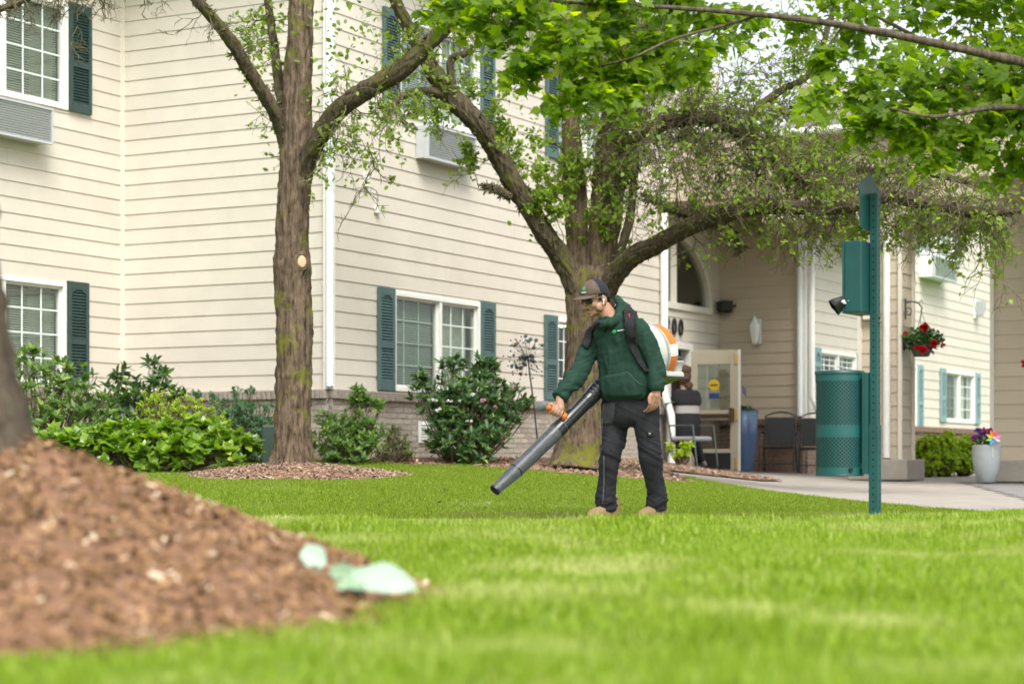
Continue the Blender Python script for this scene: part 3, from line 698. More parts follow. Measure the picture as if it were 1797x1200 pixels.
# wall light on wing D
dx = wx('D', 1709); dzz = wz('D', 543, dx); M = wm('D')
wlg = thing('wall_light', 'small grey wedge wall light on the far bright wing', 'wall light', M @ Vector((dx, -.03, dzz)), rz=ANG_U)
MB().box((dx, -.04, dzz), (.22, .04, .38)).build('back_plate', M_DOWN, wlg, M, bevel=.01, local=True)
MB().prism([(dx-.11, .16), (dx+.11, .16), (dx+.11, .02), (dx-.04, -.14), (dx-.11, -.14)], -.22, -.062, Matrix.Translation((0, 0, dzz))).build('lamp_body', mat('lamp_grey', (.34, .36, .36), .4), wlg, M, bevel=.01, local=True)

# tall blue planter at the doorway
def flowers(root, c, r, n, cols, h=.12, leaf=None, seed=1, size=.05):
    """each bloom a small ruffled ball of petals"""
    rg = random.Random(seed)
    for i in range(n):
        a = rg.uniform(0, 6.28); q = r*math.sqrt(rg.random()); m = MB(); pc = Vector(c)+Vector((math.cos(a)*q, math.sin(a)*q, h*rg.uniform(.3, 1)))
        for k in range(12):
            d = Vector((rg.gauss(0, 1), rg.gauss(0, 1), rg.gauss(.3, .8))).normalized(); x, y, d = frame_of(d); s = size*rg.uniform(.7, 1.1); b = pc+d*s*.5
            m.add([b-d*s*.4, b+x*s*.5, b+d*s*.3+y*s*.3, b-x*s*.5, b+d*s*.3-y*s*.3], [(0, 1, 2), (0, 2, 3), (0, 3, 4), (0, 4, 1)])
        m.build('bloom', cols[i % len(cols)], root)
def leafcloud(name, c, rad, n, size, m, parent, seed=1, tmpl=None, up=.3):
    g = np.random.default_rng(seed); P = g.normal(size=(n, 3)); P /= np.linalg.norm(P, axis=1)[:, None]; P *= (g.random(n)**.4)[:, None]
    nrm = P+g.normal(size=(n, 3))*.6+np.array([0, 0, up]); P = P*np.array(rad)+np.array(c)
    return leaves(name, P, nrm, np.full(n, size)*g.uniform(.6, 1.2, n), m, parent, tmpl, g)
LEAF_OVAL = (np.array([(0, 0, 0), (.28, .28, .05), (.30, .55, .04), (0, 1, -.05), (-.30, .55, .04), (-.28, .28, .05), (0, .5, 0)], float), np.array([(0, 1, 6), (1, 2, 6), (2, 3, 6), (3, 4, 6), (4, 5, 6), (5, 0, 6)]))
LEAF_LONG = (np.array([(0, 0, 0), (.15, .3, .04), (.16, .62, .02), (0, 1, -.12), (-.16, .62, .02), (-.15, .3, .04), (0, .5, -.02)], float), LEAF_OVAL[1])
def _maple():
    a = [(0, 0), (.10, .02), (.36, -.06), (.30, .08), (.55, .22), (.42, .28), (.46, .40), (.30, .36), (.26, .42), (.34, .66), (.20, .60), (.13, .72), (.0, .98)]
    pts = a+[(-x, y) for x, y in a[-2:0:-1]]
    V = [(x, y, -.10*abs(x)-.06*y*y) for x, y in pts]+[(0, .3, 0)]; n = len(pts)
    return np.array(V, float), np.array([(i, (i+1) % n, n) for i in range(n)])
LEAF_MAPLE = _maple()
def leaf_frames(nrm, g, along=None):
    n = len(nrm); z = nrm/(np.linalg.norm(nrm, axis=1)[:, None]+1e-9)
    r = g.normal(size=(n, 3)) if along is None else along
    y = r-z*(r*z).sum(1)[:, None]; y /= np.linalg.norm(y, axis=1)[:, None]+1e-9; x = np.cross(y, z)
    return x, y, z
def leaves(name, P, nrm, size, m, parent, tmpl=None, g=None, along=None, individual=0, pick=None):
    """one mesh of many leaves (kind stuff); the first `individual` picked ones become leaf parts of their own"""
    T, Fc = tmpl or LEAF_OVAL; g = g or RNG; x, y, z = leaf_frames(nrm, g, along); n = len(P); rnd = g.random(n)
    keep = np.ones(n, bool)
    if individual:
        idx = pick if pick is not None else np.arange(n); idx = idx[:individual]; keep[idx] = False
        vars_ = []
        for q in range(6):
            vars_.append(np_mesh('leaf', T, Fc, m, rnd=np.full(len(T), (q+.5)/6)))
        for i in idx:
            Mx = Matrix(((x[i, 0], y[i, 0], z[i, 0], P[i, 0]), (x[i, 1], y[i, 1], z[i, 1], P[i, 1]), (x[i, 2], y[i, 2], z[i, 2], P[i, 2]), (0, 0, 0, 1))) @ Matrix.Scale(float(size[i]), 4)
            inst('leaf', vars_[int(rnd[i]*6) % 6], parent, Mx)
    P, x, y, z, size, rnd = P[keep], x[keep], y[keep], z[keep], size[keep], rnd[keep]; n = len(P)
    if n == 0: return
    V = P[:, None, :]+(T[None, :, 0, None]*x[:, None, :]+T[None, :, 1, None]*y[:, None, :]+T[None, :, 2, None]*z[:, None, :])*size[:, None, None]
    k = len(T); FF = Fc[None]+(np.arange(n)*k)[:, None, None]
    Mi = WM[parent.name]; V = V.reshape(-1, 3)-np.array(Mi.translation)
    if abs(Mi.to_euler().z) > 1e-6:
        V = V @ np.array(Mi.to_3x3())
    me = np_mesh(name, V, FF.reshape(-1, 3), m, rnd=np.repeat(rnd, k))
    return inst(name, me, parent, Mi, 'stuff')
LM_GER = leafmat('geranium_leaf', (.025, .07, .015), (.07, .16, .03), tr=.3)
M_RED = mat('red_petal', (.55, .012, .018), .5); M_PINK = mat('magenta_petal', (.45, .04, .25), .5); M_PURP = mat('violet_petal', (.12, .07, .35), .5); M_PALE = mat('pale_pink_petal', (.70, .42, .52), .5); M_WHITE = mat('white_petal', (.78, .76, .74), .5)
bp = at(1307, 829, 31.2); bp.z = tz(bp.x, bp.y)+.03
tp = thing('tall_planter', 'tall tapering blue planter beside the open entrance door', 'planter', bp)
M_BLUE = mat('blue_glaze', (.055, .10, .20), .4, noise=(3, .12), coat=.2)
MB().lathe([(.125, 0), (.135, .02), (.19, .55), (.215, .93), (.20, .93), (.185, .86)], 28, Matrix.Translation(bp), cap=False).build('pot', M_BLUE, tp)
MB().lathe([(.19, .85), (.02, .87)], 20, Matrix.Translation(bp)).build('soil', M_MULCH, tp)
leafcloud('foliage', bp+Vector((0, 0, .93)), (.17, .17, .06), 90, .07, LM_GER, tp, 4)
flowers(tp, bp+Vector((-.08, 0, .94)), .1, 4, [M_PINK, M_PURP], .05, seed=3, size=.035)
MB().tube([bp+Vector((.0, 0, .9)), bp+Vector((-.02, 0, 1.20))], .006, 5).build('flag_stick', M_STEEL, tp)
MB().add([bp+Vector(v) for v in ((-.03, 0, 1.20), (.03, .01, 1.13), (.02, .03, 1.28), (-.05, .02, 1.34))], [(0, 1, 2, 3)]).build('small_flag', mat('violet_cloth', (.10, .09, .2), .8), tp)

# black sling patio chairs
def patio_chair(loc, rz, label):
    t = thing('patio_chair', label, 'chair', loc, 'black patio chairs by the entrance wall', rz); M = WM[t.name]
    MB().add([(-.24, -.22, .40), (.24, -.22, .40), (.24, .22, .37), (-.24, .22, .37), (-.24, -.22, .385), (.24, -.22, .385), (.24, .22, .355), (-.24, .22, .355)],
             [(0, 1, 2, 3), (4, 7, 6, 5), (0, 4, 5, 1), (1, 5, 6, 2), (2, 6, 7, 3), (3, 7, 4, 0)]).build('seat', M_BLACK, t, M, local=True)
    MB().add([(-.22, .22, .42), (.22, .22, .42), (.22, .30, .86), (-.22, .30, .86), (-.22, .235, .42), (.22, .235, .42), (.22, .315, .86), (-.22, .315, .86)],
             [(0, 1, 2, 3), (4, 7, 6, 5), (0, 4, 5, 1), (1, 5, 6, 2), (2, 6, 7, 3), (3, 7, 4, 0)]).build('backrest', M_BLACK, t, M, local=True)
    MB().tube([(-.25, .2, .37), (-.24, .31, .88), (-.12, .325, .93), (0, .33, .945), (.12, .325, .93), (.24, .31, .88), (.25, .2, .37)], .014, 6).build('back_frame', M_DKMETAL, t, M, local=True)
    for sx in (-1, 1):
        MB().tube([(sx*.27, -.26, 0), (sx*.27, -.24, .60), (sx*.27, -.1, .63), (sx*.27, .2, .62), (sx*.255, .27, .62)], .014, 6).build('armrest', M_DKMETAL, t, M, local=True)
        MB().tube([(sx*.26, .30, 0), (sx*.25, .18, .38)], .014, 6).build('leg', M_DKMETAL, t, M, local=True)
    MB().tube([(-.27, -.25, .12), (.27, -.25, .12)], .010, 6).tube([(-.26, -.22, .385), (.26, -.22, .385)], .014, 6).build('stretcher', M_DKMETAL, t, M, local=True)
    return t
cp_ = at(1366, 829, 31.4); cp_.z = tz(cp_.x, cp_.y)+.03
ch1 = patio_chair(cp_, ANG_N+R(14), 'black sling patio chair beside the tall blue planter')
c2 = at(1432, 829, 31.0); c2.z = tz(c2.x, c2.y)+.03
copy_thing(ch1, Matrix.Translation(c2) @ Matrix.Rotation(ANG_N+R(20), 4, 'Z'), 'black patio chair mostly hidden behind the teal waste bin')
# dark green metal chair in front of the woman
gc = at(1214, 829, 30.1); gc.z = tz(gc.x, gc.y)+.03
t = thing('garden_chair', 'dark green metal garden chair with a grey cushion in the doorway', 'chair', gc, rz=ANG_N+R(75)); M = WM[t.name]
MG = mat('green_grey_metal', (.05, .075, .065), .5)
MB().box((0, 0, .42), (.46, .44, .07)).build('cushion', mat('grey_cushion', (.30, .30, .32), .9), t, M, bevel=.03, local=True)
for sx in (-1, 1):
    MB().tube([(sx*.25, -.30, 0), (sx*.25, -.22, .62), (sx*.25, .22, .62)], .014, 6).build('armrest', MG, t, M, local=True)
    MB().tube([(sx*.25, .32, 0), (sx*.24, .2, .40), (sx*.22, .34, .95)], .014, 6).build('leg', MG, t, M, local=True)
MB().tube([(-.22, .34, .95), (0, .36, .98), (.22, .34, .95)], .014, 6).tube([(-.24, -.2, .385), (.24, -.2, .385)], .012, 6).tube([(-.24, .2, .385), (.24, .2, .385)], .012, 6).build('back_frame', MG, t, M, local=True)

# hanging basket on its scroll bracket
hb_ = at(1617, 585, 26.6)
hbk = thing('hanging_basket', 'hanging basket of red geraniums on the siding pillar', 'hanging basket', hb_+Vector((0, 0, -.33)))
bx = hb_+Vector((0, 0, -.18))
MB().lathe([(.10, -.13), (.15, -.02), (.17, .03), (.15, .03)], 20, Matrix.Translation(bx)).build('pot', mat('slate_pot', (.07, .09, .09), .6), hbk)
for k in range(3):
    a = 2.1*k; MB().tube([bx+Vector((.15*math.cos(a), .15*math.sin(a), .03)), hb_+Vector((0, 0, .29))], .004, 4).build('chain', M_DKMETAL, hbk)
leafcloud('foliage', bx+Vector((0, 0, .10)), (.30, .28, .17), 900, .062, LM_GER, hbk, 5)
for q, (px, py, s) in enumerate(((1617, 574, .085), (1637, 602, .07), (1620, 612, .08), (1584, 586, .05), (1655, 604, .05), (1612, 611, .06))):
    flowers(hbk, at(px, py, 26.35)-Vector((0, 0, .04)), .04, 3 if s > .06 else 1, [M_RED], .05, seed=20+q, size=s)
br = thing('scroll_bracket', 'black scrolled iron bracket holding the red flower basket', 'bracket', hb_+Vector((-.24, 0, .1)))
w0 = at(1588, 560, 26.6)
MB().box(at(1589, 542, 26.6), (.02, .02, .28)).build('wall_bar', M_DKMETAL, br)
MB().tube([at(1589, 532, 26.6), at(1600, 529, 26.6), at(1612, 532, 26.6), at(1618, 540, 26.6), at(1616, 548, 26.6)], .010, 6).build('arm', M_DKMETAL, br)
sc_ = [at(1589+9*(1-k/14)*math.sin(k*.5)+4, 545+8*math.cos(k*.5)*(1-k/16), 26.6) for k in range(14)]
MB().tube(sc_, .007, 5).tube([at(1614, 530, 26.6), at(1617, 526, 26.6), at(1619, 531, 26.6)], .007, 5).build('scroll', M_DKMETAL, br)

# grey ribbed planter with flowers and a pinwheel, bed of yellow-green shrubs behind
gp = at(1731, 841, 25.0); gp.z = tz(gp.x, gp.y)+.03
gpt = thing('ribbed_planter', 'pale grey ribbed planter of purple flowers by the wide pillar', 'planter', gp)
m = MB(); prof = [(.10, 0), (.115, .01), (.16, .2), (.178, .36), (.172, .44), (.176, .46), (.16, .46), (.15, .40)]
vs = []; n = 48
for r, z in prof:
    for k in range(n):
        a = 2*math.pi*k/n; rr = r*(1+(.022 if k % 2 else -.01)*(1 if .0 < z < .43 else 0)); vs.append(gp+Vector((rr*math.cos(a), rr*math.sin(a), z*1.02)))
m.add(vs, [(i*n+k, i*n+(k+1) % n, (i+1)*n+(k+1) % n, (i+1)*n+k) for i in range(len(prof)-1) for k in range(n)], True)
m.build('pot', mat('grey_stoneware', (.36, .40, .40), .55, noise=(6, .1)), gpt)
MB().lathe([(.155, .42), (.02, .43)], 20, Matrix.Translation(gp)).build('soil', M_MULCH, gpt)
leafcloud('foliage', gp+Vector((-.02, 0, .50)), (.17, .15, .08), 160, .05, LM_GER, gpt, 7)
flowers(gpt, gp+Vector((-.08, -.05, .50)), .12, 14, [M_PURP, M_PURP, M_PINK, M_PURP], .16, seed=9, size=.05)
flowers(gpt, gp+Vector((.0, -.05, .62)), .05, 3, [M_PINK], .05, seed=11, size=.04)
pw = thing('pinwheel', 'rainbow pinwheel stuck in the grey ribbed planter', 'pinwheel', gp+Vector((.09, -.14, .44)))
pc = at(1743, 768, 24.8)
MB().tube([pc+Vector((0, .02, 0)), pc+Vector((0, .02, -.24))], .005, 5).build('stick', M_TRIM, pw)
for k, c in enumerate(((.75, .25, .45), (.80, .12, .20), (.85, .30, .03), (.85, .60, .05), (.25, .60, .15), (.10, .50, .65), (.25, .25, .6), (.7, .7, .75))):
    a = R(45*k+20); u_ = Vector((math.cos(a), 0, math.sin(a))); v_ = Vector((-math.sin(a), 0, math.cos(a)))
    m = MB().add([pc, pc+u_*.05+v_*.025+Vector((0, -.02, 0)), pc+u_*.105+Vector((0, -.005, 0)), pc+u_*.06-v_*.02+Vector((0, -.02, 0))], [(0, 1, 2, 3)])
    m.build('blade', mat('pinwheel_%d' % k, c, .4), pw)
MB().ball(pc+Vector((0, -.03, 0)), .016).build('hub', M_TRIM, pw)
# red flower cluster at the wide pillar, only its edge in view
rb = at(1800, 641, 24.7)
rt = thing('red_rosette', 'red flower head at the edge of the wide pillar', 'flower', rb); flowers(rt, rb, .04, 3, [M_RED], .05, seed=31, size=.07)
MB().tube([rb, rb+Vector((.25, .25, .02))], .006, 5).build('stem', M_DKMETAL, rt)
# ---------------------------------------------------------------- trees
def bark_tube(P, r, n, seed, ridge=.10, knots=()):
    """a tube with furrowed bark in the mesh itself"""
    P = np.asarray(P); m = len(P); r = np.asarray(r)
    V, Fq = np_tubes([(P, r)], n); V = V.reshape(m, n, 3); c = P[:, None, :]; d = V-c; ln = np.linalg.norm(d, axis=2, keepdims=True)+1e-9; u = d/ln
    s = np.concatenate([[0], np.cumsum(np.linalg.norm(np.diff(P, axis=0), axis=1))])[:, None]+np.zeros((m, n))
    q = np.stack([u[..., 0]*r[:, None]*26, u[..., 1]*r[:, None]*26+u[..., 2]*r[:, None]*26, s*7], -1).reshape(-1, 3)
    f1 = np.abs(fbm(q+seed*9.1, 3, seed)*2-1).reshape(m, n); f2 = fbm(np.stack([u[..., 0]*2.2, u[..., 1]*2.2, s*1.6], -1).reshape(-1, 3)+seed, 2, seed+5).reshape(m, n)-.4
    f3 = vnoise(q*2.6, seed+9).reshape(m, n)-.5
    k = np.minimum(.03, r[:, None]*.3)
    V = c+u*(ln+((-1.1*ridge/.1*(.25-f1)*k*.9)+f2*r[:, None]*.22+f3*k*.5)[..., None])
    return V.reshape(-1, 3), Fq
def limb_px(pts, Ys, step=.03):
    """pts: (px, py, radius px); Ys: depth at each"""
    W = [at(a, b, Y) for (a, b, _), Y in zip(pts, Ys)]; r = [c*Y/F for (_, _, c), Y in zip(pts, Ys)]
    return smooth_path(W, r, step)
def bark_obj(name, P, r, mt, parent, n=None, seed=1, ridge=.1, label=None):
    n = n or int(np.clip(r.max()*2*math.pi/.014, 8, 72))
    V, Fq = bark_tube(P, r, n, seed, ridge); Mi = WM[parent.name]
    o = inst(name, np_mesh(name, V-np.array(Mi.translation), Fq, mt), parent, Mi)
    if label: o['label'] = label
    return o
class Twigs:
    def __init__(s, seed): s.p = []; s.g = np.random.default_rng(seed); s.leaf = []; s.nrm = []
    def grow(s, p, d, L, r, depth, grav=0.0, wig=.35, kids=3, leafy=.0, ratio=.55, kidspread=.9):
        g = s.g; n = max(3, int(L/.055)); P = [np.array(p, float)]; d = np.array(d, float); d /= np.linalg.norm(d)+1e-9
        for i in range(n):
            d = d+g.normal(size=3)*wig*.35+np.array([0, 0, -grav*.22]); d /= np.linalg.norm(d); P.append(P[-1]+d*L/n)
        P = np.array(P); s.p.append((P, np.linspace(r, max(.0016, r*.35), n+1)))
        if leafy:
            for i in range(1, n+1):
                if g.random() < leafy:
                    for q in range(g.integers(1, 4)):
                        s.leaf.append(P[i]+g.normal(size=3)*.02); s.nrm.append(g.normal(size=3)+np.array([0, -.3, .6]))
        if depth > 0:
            for q in range(kids):
                i = g.integers(max(1, n//5), n+1); dd = P[i]-P[i-1]; dd /= np.linalg.norm(dd)+1e-9
                dd = dd+g.normal(size=3)*kidspread; s.grow(P[i], dd, L*ratio*g.uniform(.6, 1.2), max(.002, r*.6), depth-1, grav, wig, kids, leafy, ratio, kidspread)
    def along(s, P, r, n, L, rr, depth, up=0., grav=0, t0=0, t1=1, **k):
        g = s.g
        for q in range(n):
            i = int(g.uniform(t0, t1)*(len(P)-1)); i = min(max(i, 1), len(P)-1)
            dd = g.normal(size=3); dd[2] += up; a = P[i]-P[i-1]; a /= np.linalg.norm(a)+1e-9; dd -= a*(dd@a)*.6
            s.grow(P[i]+dd/np.linalg.norm(dd)*r[i]*.6, dd, L*g.uniform(.5, 1.3), rr, depth, grav, **k)
    def build(s, name, mt, parent, n=4):
        V, Fq = np_tubes(s.p, n); Mi = WM[parent.name]
        return inst(name, np_mesh(name, V-np.array(Mi.translation), Fq, mt), parent, Mi, 'stuff')
LM_PEAR = leafmat('pear_leaf', (.09, .165, .018), (.28, .38, .055), tr=.55)
LM_MAPLE = leafmat('maple_leaf', (.085, .165, .008), (.235, .345, .018), (.40, .47, .03), tr=.68, spec=.4)
def pear(name, label, loc):
    return thing(name, label, 'tree', loc, 'mossy ornamental trees on the lawn')
# --- the single-stemmed tree
t1 = thing('pear_tree', 'straight single-trunk tree with a pale pruning cut, in a mulch ring', 'tree', T1)
pts = [(512, 826, 46), (513, 806, 38), (515, 780, 33.5), (514, 730, 31), (515, 660, 31), (516, 590, 31.5), (514, 520, 32), (512, 468, 34), (512, 440, 30), (514, 360, 28.5), (518, 300, 28), (520, 220, 27), (523, 140, 24.5), (527, 50, 22), (529, -60, 20), (531, -250, 16)]
P, r = limb_px(pts, [19.6]*len(pts), .022); bark_obj('trunk', P, r, BARK1, t1, 72, 3, .13)
tw1 = Twigs(11)
L1 = limb_px([(508, 285, 15), (497, 235, 13), (478, 190, 12), (440, 130, 11.5), (400, 65, 11), (355, 12, 10), (318, -25, 9), (240, -70, 7)], [19.6, 19.55, 19.4, 19.2, 19.0, 18.8, 18.7, 18.3], .02)
L2 = limb_px([(524, 320, 20), (540, 275, 18), (562, 238, 17), (592, 195, 17), (640, 160, 17), (700, 125, 17), (750, 80, 14), (800, 30, 11), (840, -30, 8)], [19.6, 19.5, 19.4, 19.3, 19.2, 19.1, 19.0, 18.9, 18.8], .02)
L3 = limb_px([(506, 235, 9), (492, 170, 8.5), (482, 90, 8), (470, 0, 7), (462, -90, 5)], [19.75, 19.8, 19.9, 20, 20.1], .02)
for k, (P, r) in enumerate((L1, L2, L3)): bark_obj('limb', P, r, BARK2, t1, None, 5+k, .12)
cn = Vector((.42, -.9, .05)); xx, yy, zz_ = frame_of(cn); cm = Matrix((xx, yy, zz_)).transposed().to_4x4()
MB().lathe([(.046, -.10), (.044, .0), (.037, .004), (.002, .004)], 18, Matrix.Translation(at(530, 459, 19.43)) @ cm, sy=1.35, cap=False).build('pruning_cut', mat('fresh_wood', (.50, .35, .21), .85, noise=(60, .25)), t1)
MB().lathe([(.095, -.10), (.080, -.03), (.058, .004), (.045, -.004)], 18, Matrix.Translation(at(530, 460, 19.43)) @ cm, sy=1.35, cap=False).build('bark_collar', BARK1, t1)
kw = dict(wig=.9, kids=4, ratio=.5)
tw1.along(*L1, 16, .32, .006, 2, .1, .3, .1, 1, **kw); tw1.along(*L3, 16, .45, .006, 2, .0, .3, leafy=.35, **kw)
tw1.along(*L2, 18, .42, .007, 2, .5, .1, .2, 1, leafy=.10, **kw)
tw1.along(*L2, 13, .60, .007, 2, -.6, 1.0, .22, .85, leafy=.28, **kw)
for px, py, L in ((150, -20, .42), (120, -30, .35), (170, -25, .25), (200, -30, .3), (250, -20, .18), (100, -15, .2)):   # the lichen-hung spur at the picture's upper left
    tw1.grow(np.array(at(px, py, 18.1)), (.05, 0, -1), L*1.35, .011, 2, .5, 1.0, 6, 0, .45, 1.2)
Ls = limb_px([(300, -40, 8), (220, -34, 7), (150, -22, 7), (90, -20, 6), (20, 10, 6), (-40, 30, 4)], [18.6, 18.4, 18.1, 18.0, 17.9, 17.8], .02); bark_obj('limb', *Ls, BARK2, t1, None, 17, .14)
tw1.along(*Ls, 26, .22, .006, 2, -.4, .6, .1, 1, wig=1.0, kids=5, ratio=.5)
tw1.grow(np.array(at(650, 300, 19.2)), (0, 0, -1), .55, .009, 2, .8, .9, 5, .05, .45)
tw1.grow(np.array(at(645, 250, 19.2)), (.05, 0, -1), .5, .010, 2, .6, .9, 5, .2, .5)
tw1.grow(np.array(at(690, 180, 19.0)), (.35, 0, -.8), .7, .009, 2, .7, .9, 5, .05, .45)
tw1.grow(np.array(at(452, 165, 19.2)), (-.02, 0, -1), .42, .004, 1, .6, .4, 4, 0, .2)
# burrs of moss and lichen roughening the limbs
def burrs(P, r, n, seed, size=.022):
    g = np.random.default_rng(seed)
    for q in range(n):
        i = g.integers(1, len(P)); d = g.normal(size=3); d /= np.linalg.norm(d); c = P[i]+d*r[i]*.95; s = size*g.uniform(.4, 1.3)
        for k in range(5):
            e = d+g.normal(size=3)*.9; tw1_target.p.append((np.array([c, c+e*s*.6, c+e*s+g.normal(size=3)*s*.3]), np.array([s*.35, s*.28, s*.08])))
tw1_target = tw1
for q_, (P, r) in enumerate((L1, L2, L3, Ls)): burrs(P, r, 110, q_)
tw1.build('twig', TWIG, t1)
g = np.random.default_rng(5); LP = np.array(tw1.leaf); LN = np.array(tw1.nrm)
leaves('foliage', LP, LN, g.uniform(.035, .068, len(LP)), LM_PEAR, t1, LEAF_OVAL, g)
# leaf clump between the left limb and the trunk
def clump(parent, spots, m, size, seed, tmpl=LEAF_OVAL, up=.6, thin=.8):
    g = np.random.default_rng(seed); PP = []; NN = []
    for px, py, Y, rr, n in spots:
        c = np.array(at(px, py, Y)); q = g.normal(size=(n, 3))*np.array([rr, rr, rr])*.6; PP.append(c+q); NN.append(g.normal(size=(n, 3))+np.array([0, -.5, up]))
    PP = np.vstack(PP); NN = np.vstack(NN); k_ = g.random(len(PP)) < thin; leaves('foliage', PP[k_], NN[k_], g.uniform(.6, 1.2, int(k_.sum()))*size, m, parent, tmpl, g)
clump(t1, [(470, 60, 19.7, .30, 90), (450, 90, 19.6, .22, 60), (485, 20, 19.8, .25, 60), (440, 135, 19.5, .15, 26), (480, 120, 19.9, .2, 40), (600, 60, 19.5, .3, 70), (580, 120, 19.4, .22, 40), (640, 250, 19.3, .25, 40), (600, 290, 19.4, .2, 30), (680, 60, 19.2, .35, 70), (620, 20, 19.3, .3, 60)], LM_PEAR, .065, 3)

# --- the many-stemmed tree behind the worker
t2 = thing('pear_tree', 'spreading many-stemmed mossy tree behind the worker', 'tree', T2)
Y2 = 22.2
Pm, rm_ = limb_px([(1016, 818, 60), (1018, 798, 48), (1021, 760, 42), (1025, 700, 38.5), (1030, 620, 38), (1034, 560, 41), (1037, 500, 48), (1040, 470, 42)], [Y2]*8, .025); bark_obj('trunk', Pm, rm_, BARK1, t2, 84, 21, .13)
S = {}
S['a'] = limb_px([(1016, 505, 24), (985, 452, 19), (955, 410, 17.5), (925, 360, 17.5), (897, 315, 17), (868, 262, 17), (838, 218, 17), (800, 178, 18), (770, 140, 16), (742, 95, 13), (715, 45, 12), (690, -5, 10), (660, -60, 8)], [Y2-.1, Y2-.15, Y2-.3, Y2-.4, Y2-.5, Y2-.6, Y2-.8, Y2-.9, Y2-.9, Y2-1, Y2-1.1, Y2-1.2, Y2-1.2], .022)
S['b'] = limb_px([(1026, 500, 24), (1016, 430, 20), (1010, 350, 20), (1005, 270, 18), (998, 190, 15), (990, 100, 12), (985, 0, 9), (982, -100, 6)], [Y2]*8, .022)
S['c'] = limb_px([(1046, 500, 30), (1058, 420, 27), (1066, 340, 28), (1074, 260, 27), (1082, 190, 24), (1090, 110, 19), (1098, 20, 15), (1104, -90, 11)], [Y2-.05]*8, .022)
S['d'] = limb_px([(1056, 510, 24), (1085, 475, 18), (1115, 447, 17), (1160, 425, 16), (1210, 398, 15), (1258, 380, 15.5), (1310, 366, 15), (1370, 362, 13), (1430, 366, 12.5), (1490, 362, 12), (1550, 345, 13), (1620, 355, 11), (1690, 368, 10), (1760, 372, 7), (1830, 360, 4)], [Y2-.1, Y2-.3, Y2-.5, Y2-.8, Y2-1.1, Y2-1.4, Y2-1.7, Y2-2, Y2-2.3, Y2-2.6, Y2-2.8, Y2-3, Y2-3.2, Y2-3.4, Y2-3.6], .022)
S['e'] = limb_px([(1078, 330, 20), (1100, 270, 14), (1130, 235, 14), (1175, 214, 14), (1230, 208, 13), (1290, 225, 12), (1345, 262, 12), (1400, 305, 11), (1465, 345, 10), (1500, 372, 6)], [Y2, Y2-.2, Y2-.4, Y2-.7, Y2-1, Y2-1.3, Y2-1.6, Y2-1.8, Y2-2, Y2-2.1], .022)
S['f'] = limb_px([(1240, 378, 9), (1275, 400, 7.5), (1295, 425, 6), (1300, 445, 4)], [Y2-1.3, Y2-1.35, Y2-1.4, Y2-1.4], .02)
S['g'] = limb_px([(1130, 340, 6), (1165, 365, 6.5), (1215, 378, 6), (1240, 380, 5)], [Y2-.6, Y2-.8, Y2-1.1, Y2-1.2], .02)
S['h'] = limb_px([(1330, 250, 9), (1370, 270, 8), (1440, 290, 8), (1520, 300, 7), (1600, 300, 6), (1700, 320, 5)], [Y2-1.5, Y2-1.4, Y2-1.5, Y2-1.6, Y2-1.8, Y2-2], .02)
S['i'] = limb_px([(1300, 230, 8), (1330, 190, 8), (1370, 160, 7), (1420, 130, 6), (1450, 60, 5), (1470, -20, 4)], [Y2-1.3, Y2-1.2, Y2-1.1, Y2-1, Y2-1, Y2-1], .02)
S['j'] = limb_px([(895, 345, 8), (870, 332, 7), (850, 328, 4)], [Y2-.5, Y2-.6, Y2-.6], .02)
S['k'] = limb_px([(1083, 470, 10), (1092, 430, 8), (1105, 385, 8), (1112, 330, 7), (1118, 250, 6), (1125, 150, 4)], [Y2-.3, Y2-.4, Y2-.4, Y2-.4, Y2-.3, Y2-.2], .02)
S['l'] = limb_px([(790, 170, 10), (740, 160, 7), (700, 175, 6), (670, 215, 4)], [Y2-.9, Y2-1, Y2-1.1, Y2-1.1], .02)
S['m'] = limb_px([(800, 185, 8), (790, 110, 7), (815, 95, 6), (830, 80, 4)], [Y2-.9, Y2-.9, Y2-1, Y2-1], .02)
for k, (nm, (P, r)) in enumerate(S.items()): bark_obj('limb', P, r, BARK1 if nm in 'bc' else BARK2, t2, None, 30+k, .13)
tw2 = Twigs(23); tw1_target = tw2
for nm in 'adefghj': burrs(*S[nm], 130 if nm in 'de' else 70, 40+ord(nm), .028)
kw = dict(wig=.8, kids=5, ratio=.52)
tw2.along(*S['d'], 34, .36, .006, 2, -.6, .5, .25, 1, leafy=.10, **kw)
tw2.along(*S['d'], 34, .55, .007, 2, .9, -.1, .2, 1, leafy=.12, **kw)
tw2.along(*S['e'], 60, .50, .007, 2, -.5, .7, .1, 1, leafy=.10, **kw)
tw2.along(*S['e'], 44, .55, .007, 2, 1.0, -.2, .1, 1, leafy=.12, **kw)
tw2.along(*S['h'], 50, .45, .006, 2, .1, .3, .0, 1, leafy=.14, **kw)
tw2.along(*S['i'], 34, .50, .006, 2, .1, .1, .0, 1, leafy=.14, **kw)
tw2.along(*S['c'], 22, .45, .006, 2, .2, .3, .45, 1, leafy=.2, **kw)
tw2.along(*S['b'], 24, .55, .006, 2, .8, -.2, .1, .8, leafy=.45, **kw)
tw2.along(*S['k'], 26, .45, .005, 2, .6, -.2, .1, 1, leafy=.2, **kw)
tw2.along(*S['a'], 16, .4, .006, 2, .7, -.1, .3, 1, leafy=.2, **kw); tw2.along(*S['l'], 14, .35, .006, 2, -.5, .7, .1, 1, leafy=.25, **kw); tw2.along(*S['m'], 8, .3, .005, 1, .3, 0, leafy=.2, **kw)
tw2.along(*S['f'], 8, .22, .004, 1, -.5, .3, **kw); tw2.along(*S['g'], 8, .3, .005, 1, -.3, .3, **kw)
